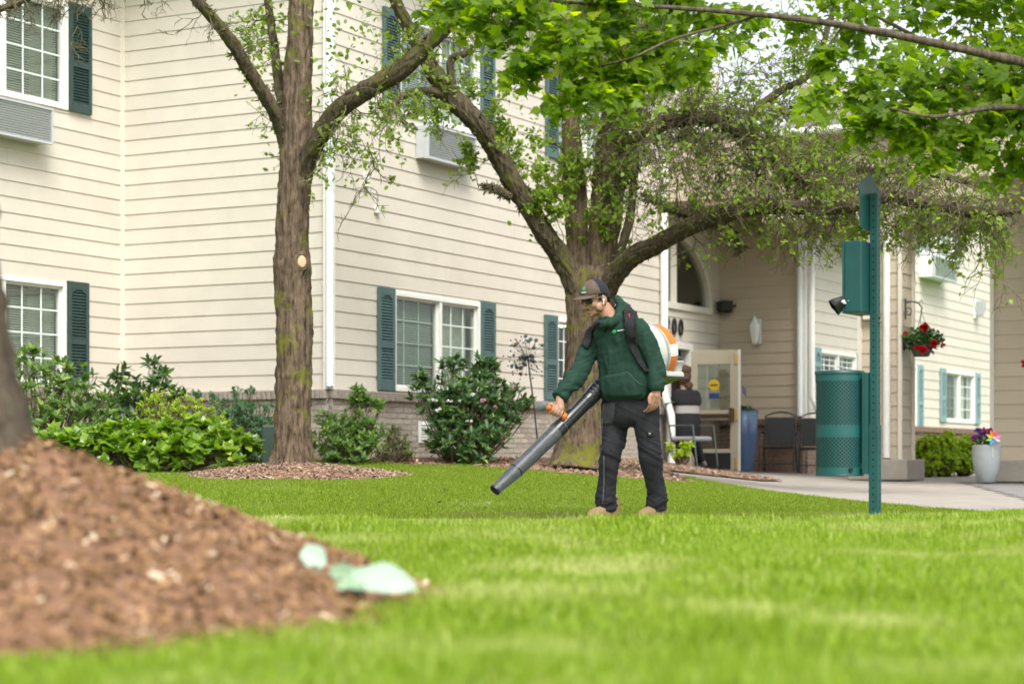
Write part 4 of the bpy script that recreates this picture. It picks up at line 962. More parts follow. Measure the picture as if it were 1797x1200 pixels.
for pc_, n_ in (((1160, 250, 21.4), 26), ((1240, 290, 21.0), 40), ((1330, 300, 20.6), 46), ((1420, 320, 20.2), 46), ((1500, 290, 20.2), 40), ((1590, 310, 19.8), 44), ((1680, 330, 19.3), 40), ((1740, 340, 19.0), 26), ((1300, 170, 21.2), 34), ((1400, 200, 20.9), 34), ((1230, 120, 21.6), 26), ((1180, 180, 21.6), 20), ((1560, 230, 20.2), 26)):
    for q in range(int(n_*.55)):
        c0 = np.array(at(pc_[0]+tw2.g.normal()*45, pc_[1]+tw2.g.normal()*34, pc_[2]+tw2.g.normal()*.25)); tw2.grow(c0, (tw2.g.normal()*.6, tw2.g.normal()*.5, tw2.g.normal()*.8-.15), tw2.g.uniform(.35, .85), .007, 2, .55, .8, 4, .045, .5, .9)
for px, py, L in ((1215, 240, .45), (1260, 250, .5), (1320, 270, .45), (1180, 250, .6), (1150, 260, .5), (1640, 360, .35), (1690, 370, .4), (1735, 370, .45), (1560, 350, .3), (1610, 355, .3), (1500, 365, .2)):
    for q in range(3): tw2.grow(np.array(at(px+q*9-9, py, 19.6 if px > 1400 else 20.8)), (.05, .1, -1), L*1.2, .006, 2, .9, .6, 4, .12 if px < 1400 else .35, .45)
for px0, py0, px1, py1 in ((840, 330, 815, 180), (905, 320, 880, 140), (930, 380, 915, 200), (955, 420, 950, 240), (975, 440, 965, 260), (985, 450, 990, 280)):
    tw2.grow(np.array(at(px0, py0, Y2-.4)), (.01*(px1-px0), 0, .01*(py0-py1)), (py0-py1)*Y2/F, .006, 2, -.1, .35, 9, .55, .22, .8)
tw2.build('twig', TWIG, t2)
g = np.random.default_rng(6); LP = np.array(tw2.leaf); LN = np.array(tw2.nrm)
leaves('foliage', LP, LN, g.uniform(.04, .075, len(LP)), LM_PEAR, t2, LEAF_OVAL, g)
clump(t2, [(930, 230, Y2-.2, .42, 110), (960, 300, Y2-.2, .3, 80), (920, 300, Y2-.3, .25, 50), (950, 380, Y2-.2, .2, 36), (1180, 120, Y2-.8, .4, 100), (1320, 200, Y2-1.2, .5, 160), (1420, 230, Y2-1.5, .5, 170), (1540, 270, Y2-1.8, .5, 160), (1660, 330, Y2-2.6, .4, 130), (1720, 400, Y2-3, .22, 70), (1600, 390, Y2-2.8, .22, 40), (1660, 400, Y2-3, .2, 50), (1740, 450, Y2-3.2, .10, 26), (1390, 390, Y2-1.9, .15, 40), (1250, 300, Y2-1, .4, 90), (1730, 300, Y2-2.6, .5, 150), (830, 120, Y2-.8, .3, 60), (860, 60, Y2-.8, .4, 90), (1250, 60, Y2-.4, .5, 140), (1350, 90, Y2-.6, .5, 140), (1500, 150, Y2-1, .5, 120), (1180, 30, Y2-.3, .4, 90)], LM_PEAR, .07, 8)

# --- maple reaching in from the right, its trunk outside the picture
mt_ = thing('maple_tree', 'bright green maple reaching over from the right with a long bare branch', 'tree', (6.2, 12.6, tz(6.2, 12.6)))
tp_ = [Vector((6.2, 12.6, 0)), Vector((6.15, 12.6, 1.2)), Vector((6.05, 12.5, 2.4)), Vector((6.0, 12.4, 4.0)), Vector((6.0, 12.4, 6.2))]
P, r = smooth_path(tp_, [.24, .2, .18, .15, .09], .05); bark_obj('trunk', P, r, BARK3, mt_, 40, 50, .08)
B = []
B.append(smooth_path([Vector((6.05, 12.5, 2.3)), at(2200, 200, 12.4), at(1900, 132, 11.2), at(1797, 110, 10.9), at(1620, 72, 10.7), at(1480, 45, 10.7), at(1340, 27, 10.8), at(1180, 14, 11.0), at(1000, 5, 11.3), at(860, -10, 11.5)], [.06, .045, .030, .026, .022, .018, .015, .012, .009, .006], .03))
B.append(smooth_path([at(1333, 27, 10.8), at(1290, 40, 10.9), at(1180, 70, 10.9), at(1100, 105, 10.9), at(1000, 125, 11.4), at(940, 128, 11.3)], [.010, .009, .008, .007, .005, .003], .03))
B.append(smooth_path([Vector((6.0, 12.45, 3.0)), at(2100, 150, 11.5), at(1860, 185, 11.2), at(1740, 190, 11.0), at(1640, 205, 10.9), at(1560, 190, 10.9)], [.05, .035, .02, .014, .010, .005], .03))
B.append(smooth_path([at(1620, 72, 12.0), at(1560, 40, 12.1), at(1480, 0, 12.2), at(1400, -60, 12.3)], [.012, .010, .008, .006], .03))
B.append(smooth_path([Vector((6.0, 12.4, 3.6)), at(2200, -150, 12.0), at(1800, -120, 11.8), at(1500, -110, 11.6), at(1200, -100, 11.4), at(900, -80, 11.2), at(780, -60, 11.2)], [.06, .045, .03, .022, .016, .010, .006], .04))
B.append(smooth_path([at(1797, 110, 12.1), at(1740, 160, 11.8), at(1690, 240, 11.6), at(1640, 300, 11.5)], [.010, .008, .006, .003], .03))
B.append(smooth_path([at(1480, 45, 11.9), at(1440, 100, 11.8), at(1400, 160, 11.7)], [.008, .006, .003], .03))
for k, (P, r) in enumerate(B): bark_obj('branch', P, r, BARK3, mt_, None, 60+k, .06)
tw3 = Twigs(31); g = np.random.default_rng(12)
# sprays of leaves: (px, py, depth, radius px, leaf count)
spray = [(800, 35, 11.3, 60, 120), (860, 70, 11.2, 55, 120), (920, 40, 11.2, 70, 170), (990, 90, 11.1, 75, 230), (930, 130, 11.1, 45, 90), (1000, 165, 11.0, 50, 110), (1060, 60, 11.2, 80, 240), (1080, 150, 11.1, 60, 150), (1130, 110, 11.2, 70, 170), (1160, 40, 11.4, 75, 200), (1200, 120, 11.3, 50, 110), (1240, 60, 11.5, 50, 110), (1030, 15, 11.3, 90, 200), (860, 10, 11.4, 70, 140), (1170, 165, 11.2, 35, 50), (1300, 60, 11.7, 40, 60), (960, 190, 11.0, 28, 36), (1090, 185, 11.0, 36, 60), (890, 160, 11.1, 25, 24), (770, 20, 11.2, 30, 34),
         (1700, 40, 12.2, 110, 330), (1600, 20, 12.2, 80, 200), (1740, 150, 11.6, 90, 320), (1660, 170, 11.4, 75, 230), (1600, 190, 11.2, 60, 150), (1760, 230, 11.3, 75, 230), (1690, 260, 11.3, 60, 170), (1620, 240, 11.2, 50, 90), (1640, 305, 11.2, 32, 50), (1500, 185, 11.4, 60, 120), (1530, 230, 11.3, 45, 80), (1450, 120, 11.7, 45, 80), (1480, 70, 11.9, 50, 90), (1410, 190, 11.5, 30, 34), (1440, 160, 11.6, 35, 44), (1560, 120, 11.8, 50, 90), (1500, 240, 11.3, 30, 36), (1470, 20, 12, 50, 70), (1780, 300, 11.4, 40, 60), (1400, 60, 12, 36, 44), (1830, 180, 11.4, 90, 260), (1850, 60, 12, 100, 240), (1900, 280, 11.5, 90, 160)]
PP = []; NN = []; AA = []
for px, py, Y, rp, n in spray:
    c = np.array(at(px, py, Y)); rr = rp*Y/F; k = max(2, n//14)
    for q in range(k):          # each spray is a few fine twigs carrying leaves
        e = c+g.normal(size=3)*rr*np.array([.62, .7, .52]); s0 = c+g.normal(size=3)*rr*.3+np.array([.04, .05, rr*.6])
        m = int(n/k*1.4); tt = g.random(m)[:, None]**.7; mid = (s0+e)/2+np.array([0, 0, .05])
        path = np.array([s0, mid, e]); tw3.p.append((path, np.array([.004, .003, .0015])))
        pos = (1-tt)**2*s0+2*tt*(1-tt)*mid+tt**2*e; out = g.normal(size=(m, 3))*np.array([1, 1, .45]); out /= np.linalg.norm(out, axis=1)[:, None]
        PP.append(pos+out*.05); AA.append(out+np.array([0, 0, -.55])); NN.append(g.normal(size=(m, 3))*.55+np.array([0, -.55, .8]))
PP = np.vstack(PP); NN = np.vstack(NN); AA = np.vstack(AA); sz = g.uniform(.045, .095, len(PP))
# those shown largest: nearest the camera and inside the picture
qx = CX+F*PP[:, 0]/PP[:, 1]; qy = HZ-F*(PP[:, 2]-CZ)/PP[:, 1]; score = np.where((qx > 10) & (qx < 1787) & (qy > 12), sz/PP[:, 1], 0)
leaves('foliage', PP, NN, sz, LM_MAPLE, mt_, LEAF_MAPLE, g, along=AA, individual=300, pick=np.argsort(-score))
tw3.build('twig', BARK3, mt_)
# rest of its crown above and beyond the picture, so that it stands as a tree
m2 = 500; q = g.normal(size=(m2, 3))*np.array([1.7, 1.5, .6])+np.array([3.6, 12.2, 5.6])
leaves('foliage', q, g.normal(size=(m2, 3))*.5+np.array([0, 0, 1]), g.uniform(.08, .14, m2), LM_MAPLE, mt_, LEAF_MAPLE, g)

# --- blurred trunk at the picture's left edge, on the mulch mound
ft = thing('shade_tree', 'blurred grey trunk on the mulch mound at the left edge', 'tree', (MOUND_C[0], MOUND_C[1], .3))
X0, Y0 = MOUND_C
P, r = smooth_path([Vector((X0, Y0, .30)), Vector((X0, Y0, .44)), Vector((X0, Y0, .52)), Vector((X0-.01, Y0, .62)), Vector((X0-.02, Y0, .80)), Vector((X0-.04, Y0, 1.2)), Vector((X0-.1, Y0, 2.4)), Vector((X0-.16, Y0, 4.2))], [.42, .37, .34, .32, .305, .275, .24, .19], .02)
bark_obj('trunk', P, r, BARK3, ft, 80, 77, .12)
P2, r2 = smooth_path([Vector((X0-.16, Y0, 3.2)), Vector((X0-.8, Y0-.2, 4.2)), Vector((X0-1.6, Y0, 5))], [.11, .08, .04], .05); bark_obj('limb', P2, r2, BARK3, ft, 24, 78)
q = g.normal(size=(1800, 3))*np.array([1.5, 1.3, .75])+np.array([X0-1.0, Y0-.2, 5.6])  # unseen crown overhead, added to shade the left wall and foreground
leaves('foliage', q, g.normal(size=(len(q), 3))*.6+np.array([0, 0, 1]), g.uniform(.09, .16, len(q)), LM_MAPLE, ft, LEAF_MAPLE, g)
# ---------------------------------------------------------------- shrubs
def rhodo(name, label, spec, m, seed, leafL=.11, tmpl=LEAF_LONG, whorl=9, group='shrubs along the brick base', indiv=0, flowers_=(), stemh=.0, droop=.25, core=True):
    """stems ending in whorls of leaves; spec = list of (px, py, depth, radius px, whorls) and the base point is under the first"""
    g = np.random.default_rng(seed); cx, cy, Y, _, _ = spec[0]; bse = at(cx, 806, Y); bse.z = tz(bse.x, bse.y)
    t = thing(name, label, 'shrub', bse, group); PP = []; NN = []; AA = []; SZ = []; st = []
    for px, py, Yc, rp, n in spec:
        c = np.array(at(px, py, Yc)); rr = rp*Yc/F
        for q in range(int(n*1.7)):
            d = g.normal(size=3); d /= np.linalg.norm(d); d[2] = d[2]*.9
            if g.random() < .55: d[1] = -abs(d[1])
            tip = c+d*rr*(g.random()**.35)*np.array([1, .8, .9]); tip[2] = max(tip[2], bse.z+.05)
            ax = d*.7+np.array([0, -.1, .9])+g.normal(size=3)*.25; ax /= np.linalg.norm(ax)
            s0 = np.array([bse.x+(tip[0]-bse.x)*.25, bse.y+(tip[1]-bse.y)*.4, bse.z]); mid = (s0+tip)/2+g.normal(size=3)*.04
            st.append((np.array([s0, mid, tip-ax*.05, tip]), np.array([.008, .006, .004, .002])))
            x, y, z = frame_of(ax); x, y = np.array(x), np.array(y); k = whorl+g.integers(-2, 3); a0 = g.random()*6.28
            for i in range(k):
                a = a0+i*2.4; el = g.uniform(.15, .75)+.5*(i/k); out = x*math.cos(a)+y*math.sin(a)
                AA.append(out*math.cos(el)+ax*math.sin(el)-np.array([0, 0, droop*(1-i/k)])); NN.append(ax*math.cos(el)-out*math.sin(el)); PP.append(tip-ax*.03*g.random()); SZ.append(leafL*g.uniform(.42, 1.0))
    PP = np.array(PP); NN = np.array(NN); AA = np.array(AA); SZ = np.array(SZ)
    pick = np.argsort(PP[:, 1]-PP[:, 2]*.3)
    leaves('foliage', PP, NN, SZ, m, t, tmpl, g, along=AA, individual=indiv, pick=pick)
    V, Fq = np_tubes(st, 4); inst('stem', np_mesh('stem', V-np.array(bse), Fq, mat('shrub_stem', (.12, .09, .055), .9)), t, WM[t.name], 'stuff')
    for (px, py, Yf, n, mt, s) in flowers_: flowers(t, at(px, py, Yf), .04, n, [mt], .04, seed=int(px), size=s)
    return t
LM_RH = leafmat('rhododendron_leaf', (.05, .11, .025), (.16, .27, .05), (.30, .40, .06), tr=.42, rough=.4, spec=.5)
LM_RHD = leafmat('dark_rhododendron_leaf', (.026, .070, .022), (.085, .165, .04), (.22, .34, .05), tr=.35, rough=.38, spec=.5)
LM_YG = leafmat('yellow_green_leaf', (.20, .32, .025), (.44, .55, .06), tr=.5)
LM_BG = leafmat('blue_green_leaf', (.045, .13, .06), (.12, .26, .10), tr=.4)
LM_HEDGE = leafmat('glossy_hedge_leaf', (.075, .17, .018), (.25, .38, .04), (.42, .52, .12), tr=.42, rough=.28, spec=.6)
LM_SM = leafmat('olive_leaf', (.06, .11, .02), (.15, .21, .045), tr=.35)
rhodo('rhododendron', 'tall rhododendron under the lower window with the dark shutter', [(70, 700, 21.0, 60, 28), (110, 680, 21.2, 60, 22), (60, 640, 21.4, 38, 10), (150, 720, 21.0, 55, 22), (40, 745, 20.6, 60, 22), (120, 760, 20.7, 70, 26), (118, 645, 21.3, 20, 4), (160, 665, 21.3, 14, 3), (55, 615, 21.4, 10, 3)], LM_RH, 1, .125)
rhodo('rhododendron', 'rhododendron with upright rosettes in front of the inner wall corner', [(230, 690, 22.2, 50, 18), (270, 690, 22.3, 42, 14), (212, 655, 22.4, 16, 4), (265, 640, 22.4, 14, 3), (288, 655, 22.4, 16, 4), (240, 730, 22.0, 66, 26), (190, 740, 21.8, 46, 14), (310, 700, 22.3, 24, 6)], LM_RHD, 2, .15)
rhodo('azalea', 'rounded yellow-green azalea between the rosette rhododendron and the hedge', [(300, 720, 21.2, 50, 60), (270, 715, 21.3, 40, 34), (345, 725, 21.2, 45, 44), (300, 760, 21.0, 60, 44), (375, 740, 21.3, 30, 20)], LM_YG, 3, .055, whorl=8)
rhodo('nandina_shrub', 'blue-green fine-leaved shrub left of the straight trunk', [(420, 730, 21.6, 42, 60), (455, 735, 21.7, 42, 56), (390, 720, 21.7, 34, 34), (440, 770, 21.4, 60, 70), (342, 690, 21.9, 12, 5), (412, 690, 21.9, 14, 6), (440, 685, 21.9, 10, 5), (375, 695, 21.9, 8, 4)], LM_BG, 4, .062, whorl=8)
rhodo('laurel_hedge', 'low glossy light-green hedge in front of the tall shrubs at the left', [(250, 765, 19.9, 30, 34), (90, 770, 19.8, 30, 18), (130, 775, 19.8, 32, 24), (175, 770, 19.8, 32, 26), (215, 768, 19.8, 32, 28), (300, 765, 19.9, 33, 30), (340, 760, 19.9, 34, 32), (380, 770, 19.9, 34, 30), (415, 780, 20.0, 28, 22), (440, 785, 20.1, 18, 8), (330, 795, 19.7, 40, 22), (270, 795, 19.7, 46, 22), (210, 792, 19.7, 40, 14), (390, 798, 19.8, 34, 14), (60, 785, 19.8, 20, 8)], LM_HEDGE, 5, .135, tmpl=LEAF_OVAL, whorl=7, indiv=290, droop=.15)
rhodo('rhododendron', 'bushy rhododendron just right of the straight trunk', [(612, 750, 21.6, 46, 34), (590, 770, 21.4, 44, 30), (640, 765, 21.5, 40, 26), (625, 700, 21.8, 20, 8), (650, 705, 21.8, 16, 6), (630, 682, 21.8, 10, 4), (575, 735, 21.7, 22, 8), (665, 715, 21.8, 12, 4), (605, 795, 21.2, 48, 20), (655, 780, 21.3, 24, 10)], LM_RH, 6, .10)
rhodo('azalea', 'small olive twiggy azalea between two rhododendrons', [(695, 780, 21.9, 32, 80), (690, 755, 22.0, 18, 28), (715, 790, 21.8, 18, 26), (670, 795, 21.8, 22, 24)], LM_SM, 7, .035, whorl=7)
rhodo('rhododendron', 'big dark rhododendron with fading white and pink blooms under the window', [(820, 720, 22.2, 62, 48), (790, 690, 22.4, 48, 26), (850, 690, 22.4, 48, 26), (880, 720, 22.4, 40, 20), (770, 730, 22.2, 40, 22), (810, 770, 22.0, 56, 28), (860, 760, 22.1, 46, 20), (790, 640, 22.6, 22, 8), (830, 640, 22.6, 22, 7), (860, 645, 22.6, 14, 5), (740, 660, 22.5, 14, 5), (737, 690, 22.4, 22, 8), (905, 690, 22.6, 20, 8), (930, 710, 22.6, 12, 4), (770, 770, 22.0, 24, 10), (830, 795, 21.9, 34, 10)], LM_RHD, 8, .125,
      flowers_=[(762, 706, 21.9, 2, M_WHITE, .026), (790, 707, 21.9, 2, M_WHITE, .026), (803, 707, 21.9, 1, M_WHITE, .026), (768, 724, 21.9, 2, M_WHITE, .026), (823, 742, 21.8, 2, M_WHITE, .026), (828, 695, 21.9, 2, M_WHITE, .03), (846, 706, 21.8, 2, M_PALE, .034), (900, 684, 22.3, 2, M_PALE, .03), (875, 720, 21.9, 1, M_PALE, .034)])
sg = rhodo('sapling', 'spindly yellow-green sapling beside the white downspout', [(1198, 790, 29.0, 14, 12), (1205, 782, 29.0, 10, 8), (1176, 785, 29.2, 10, 6), (1190, 805, 29.0, 10, 4)], LM_YG, 9, .085, tmpl=LEAF_OVAL, whorl=6)
for k, (px, w_) in enumerate(((1625, 26), (1655, 30), (1690, 24))):
    rhodo('euonymus_shrub', ('bright yellow-green shrub beside the flower-basket pillar', 'tallest bright yellow-green shrub in the middle of the far bed', 'bright yellow-green shrub beside the grey ribbed planter')[k],
          [(px, 790, 29.5+.3*k, w_, 90), (px, 812, 29.3+.3*k, w_, 50), (px+6, 775-4*(k == 1), 29.6+.3*k, w_*.6, 30)], LM_YG, 40+k, .075, tmpl=LEAF_OVAL, whorl=8, group='yellow-green shrubs of the far bed')
# green utility box half behind the trunk
ub = at(466, 806, 20.9); ub.z = tz(ub.x, ub.y)
MB().box((.06, 0, .22), (.17, .3, .44)).build('utility_box', mat('utility_green', (.035, .065, .045), .5), None, Matrix.Translation(ub), bevel=.02, local=True)
tag(bpy.data.objects['utility_box'], 'green metal utility box half hidden behind the straight trunk', 'utility box')
# ---------------------------------------------------------------- pet-waste station
YS = 11.5
sp0 = at(1535.5, 893, YS); sp0.z = tz(sp0.x, sp0.y)-.02
ST = thing('pet_waste_station', 'teal-green pet-waste post with bag dispenser and perforated bin', 'waste station', sp0, rz=math.atan2(.52, -.854)-R(90))
# local +y = front (the bags' side), local x across
MS = WM[ST.name]
def zs(py): return CZ+(HZ-py)*YS/F-sp0.z
top = zs(340)
MB().box((0, 0, top/2), (.049, .049, top)).build('post', M_POST, ST, MS, bevel=.004, local=True)
MB().box((0, 0, zs(745)/2), (.057, .057, zs(745))).build('ground_sleeve', M_POST, ST, MS, bevel=.003, local=True)
M_HOLE = mat('hole_black', (.004, .006, .006), .8)
hl = MB()
def disc(m, c, nrm, r, n=10):
    x, y, d = frame_of(nrm); m.add([Vector(c)+(x*math.cos(6.2832*k/n)+y*math.sin(6.2832*k/n))*r for k in range(n)], [list(range(n))])
z = .06
while z < top-.02:
    hw = .029 if z < zs(745) else .025
    for nx_, ny_ in ((0, -1), (-1, 0), (1, 0), (0, 1)): disc(hl, (nx_*hw, ny_*hw, z), (nx_, ny_, 0), .0062)
    z += .0405
hl.build('hole', M_HOLE, ST, MS, local=True, kind='stuff')
w_ = .165; zt, zm, zb_ = zs(302), zs(333), zs(405)
out = [(0, zt), (.05, zs(311)), (.11, zs(321)), (w_, zs(330)), (w_+.01, zs(336)), (w_-.01, zs(343)), (w_-.01, zb_+.03), (w_-.03, zb_), (-w_+.03, zb_), (-w_+.01, zb_+.03), (-w_+.01, zs(343)), (-w_-.01, zs(336)), (-w_, zs(330)), (-.11, zs(321)), (-.05, zs(311))]
MB().prism(out, .030, .034, Matrix.Identity(4)).build('sign_plate', M_POST, ST, MS, local=True)
bx0, bx1 = zs(550), zs(425)
MB().box((0, .026+.055, (bx0+bx1)/2), (.28, .105, bx1-bx0)).build('bag_dispenser', M_POST, ST, MS, bevel=.006, local=True)
dsp = [c for c in ST.children if c.name.startswith('bag_dispenser')][0]
MB().box((0, .026+.112, (bx0+bx1)/2), (.292, .012, bx1-bx0+.006)).build('front_flange', M_POST, dsp, MS, bevel=.003, local=True)
MB().box((0, .15, zs(462)), (.06, .03, .02)).build('latch', M_POST, dsp, MS, bevel=.003, local=True)
MB().box((0, .148, bx0+.06), (.16, .012, .05)).build('slot', M_HOLE, dsp, MS, local=True)
bt = MB()
for dz in (.05, .1, .16, .21): disc(bt, (.05, .0252, bx0+dz), (0, -1, 0), .006)
for dz in (-.02, -.05): bt.lathe([(.0095, 0), (.0095, .006), (.004, .009)], 8, Matrix.Translation((0, -.0255, bx0+dz)) @ Matrix.Rotation(R(90), 4, 'X'))
bt.build('bolt', mat('rusty_bolt', (.09, .075, .06), .6, metal=.3), ST, MS, local=True, kind='stuff')
# perforated bin, hung in front of the post
def perf_mat():
    m = bpy.data.materials.new('perforated_teal'); m.use_nodes = True; N = m.node_tree.nodes; L = m.node_tree.links; b = N['Principled BSDF']
    b.inputs['Base Color'].default_value = (.006, .078, .076, 1); b.inputs['Roughness'].default_value = .45
    uv = N.new('ShaderNodeUVMap'); uv.uv_map = 'uv'
    def math_(op, a, bb=None):
        n = N.new('ShaderNodeMath'); n.operation = op
        for i, v in enumerate((a, bb)):
            if v is None: continue
            if isinstance(v, (int, float)): n.inputs[i].default_value = v
            else: L.new(v, n.inputs[i])
        return n.outputs[0]
    sp = N.new('ShaderNodeSeparateXYZ'); L.new(uv.outputs[0], sp.inputs[0]); u, v = sp.outputs[0], sp.outputs[1]
    def grid(du, dv):
        fu = math_('SUBTRACT', math_('FRACT', math_('ADD', math_('DIVIDE', u, .0235), du)), .5); fv = math_('SUBTRACT', math_('FRACT', math_('ADD', math_('DIVIDE', v, .0235), dv)), .5)
        return math_('SQRT', math_('ADD', math_('MULTIPLY', fu, fu), math_('MULTIPLY', fv, fv)))
    d = math_('MINIMUM', grid(0, 0), grid(.5, .5)); hole = math_('LESS_THAN', d, .27)
    sw = N.new('ShaderNodeAttribute'); sw.attribute_name = 'perf'
    fac = math_('MULTIPLY', hole, math_('GREATER_THAN', sw.outputs['Fac'], .5))
    tr = N.new('ShaderNodeBsdfTransparent'); mx = N.new('ShaderNodeMixShader'); L.new(fac, mx.inputs[0]); L.new(b.outputs[0], mx.inputs[1]); L.new(tr.outputs[0], mx.inputs[2])
    L.new(mx.outputs[0], N['Material Output'].inputs[0]); return m
rb_, zb0, zb1 = .139, zs(833), zs(652); cyc = .028+.05+rb_
prof = [zb0, zs(820), zs(767), zs(745), zs(668), zb1]; flag = [0, 1, 0, 1, 0]
n = 64; vs = []; fs = []; uvs = []; pf = []
for q in range(5):
    for k in range(n):
        a0, a1 = 6.2832*k/n, 6.2832*(k+1)/n; b = len(vs)
        for a, z in ((a0, prof[q]), (a1, prof[q]), (a1, prof[q+1]), (a0, prof[q+1])):
            vs.append((rb_*math.cos(a), cyc+rb_*math.sin(a), z)); uvs.append((a*rb_, z)); pf.append(flag[q])
        fs.append((b, b+1, b+2, b+3))
me = bpy.data.meshes.new('bin_shell'); me.from_pydata(vs, [], fs); ul = me.uv_layers.new(name='uv')
ul.data.foreach_set('uv', np.array(uvs, np.float32).ravel()); a_ = me.attributes.new('perf', 'FLOAT', 'POINT'); a_.data.foreach_set('value', np.array(pf, np.float32))
me.polygons.foreach_set('use_smooth', [True]*len(fs)); me.materials.append(perf_mat()); shell = inst('bin_shell', me, ST, MS)
MB().lathe([(rb_-.006, zb0+.01), (rb_-.006, zb1-.02)], 40, Matrix.Translation((0, cyc, 0)), cap=False).build('liner', mat('black_liner', (.008, .013, .013), .5), ST, MS, local=True)
MB().lathe([(rb_-.004, zb0+.004), (rb_+.001, zb0+.002), (rb_+.001, zb0-.006), (.02, zb0-.008)], 48, Matrix.Translation((0, cyc, 0))).build('bin_base', M_POST, ST, MS, local=True)
MB().lathe([(rb_+.005, zb1-.012), (rb_+.006, zb1+.004), (rb_, zb1+.008), (.02, zb1+.012)], 48, Matrix.Translation((0, cyc, 0))).build('bin_lid', mat('dark_teal_lid', (.006, .05, .047), .4), ST, MS, local=True)
MB().tube([(-.03, cyc, zb1+.01), (-.03, cyc, zb1+.03), (.03, cyc, zb1+.03), (.03, cyc, zb1+.01)], .005, 6).build('lid_handle', M_STEEL, ST, MS, local=True)
hb = MB()
for a in (-2.3, -1.5, -.8): hb.box((rb_*math.cos(a)*1.002, cyc+rb_*math.sin(a)*1.002, zb0+.03), (.022, .022, .02), Matrix.Rotation(a, 3, 'Z'))
hb.build('drain_hole', M_HOLE, ST, MS, local=True)
MB().box((0, .028+.018, (zb0+zb1)/2), (.09, .036, zb1-zb0-.01)).box((0, .07, zb1-.03), (.05, .05, .03)).box((0, .07, zb0+.05), (.05, .05, .03)).build('bin_bracket', M_POST, ST, MS, bevel=.003, local=True)
# bag pulled from the slot
bagp = MS @ Vector((0, .15, bx0+.06))
bag = thing('black_bag', 'black plastic bag with white print hanging from the dispenser', 'bag', bagp)
g = np.random.default_rng(3); nu, nv_ = 16, 12; vs = []; M_BAG = mat('black_film', (.012, .012, .013), .28, spec=.6)
p0, p1 = at(1489, 522, YS-.02), at(1463, 540, YS-.08); ax = (p1-p0); wdir = Vector((.55, .25, -.0)).normalized()*0+at(1470, 548, YS-.05)-at(1455, 528, YS-.10); wdir.normalize(); dep = ax.cross(wdir).normalized()
for i in range(nu):
    t = i/(nu-1); hw = (.026+.035*t); 
    for k in range(nv_*2):
        a = 2*math.pi*k/(nv_*2); p = p0+ax*t+wdir*hw*math.cos(a)+dep*(.022-.008*t)*math.sin(a); vs.append(p)
V = np.array([tuple(v) for v in vs]); V += (fbm(V*38, 3, 2)[:, None]-.45)*.03*np.array(tuple(dep))+(fbm(V*60+9, 2, 5)[:, None]-.4)*.012
m = MB(); q = nv_*2; m.add([tuple(v) for v in V], [(i*q+k, i*q+(k+1) % q, (i+1)*q+(k+1) % q, (i+1)*q+k) for i in range(nu-1) for k in range(q)], True)
m.build('film', M_BAG, bag)
wp = MB(); cc = p0+ax*.5-dep*(.024 if dep.y > 0 else -.024); axn = ax.normalized()
def mark(u, v, r): disc(wp, cc+axn*u+wdir*v+Vector((0, -.008, 0)), (0, -1, 0), r)
for u, v, r in ((-.005, -.012, .008), (.006, -.014, .006), (-.001, -.003, .006), (.004, .003, .004), (-.006, .006, .004)): mark(u, v, r)
wp.bar(cc+axn*(-.03)+wdir*.0+Vector((0, -.012, 0)), cc+axn*(-.03)+wdir*.024+Vector((0, -.012, 0)), .004, .002).bar(cc+axn*(-.036)+wdir*.015+Vector((0, -.012, 0)), cc+axn*(-.03)+wdir*.024+Vector((0, -.012, 0)), .004, .002)
wp.build('print', mat('white_print', (.7, .7, .7), .6), bag)

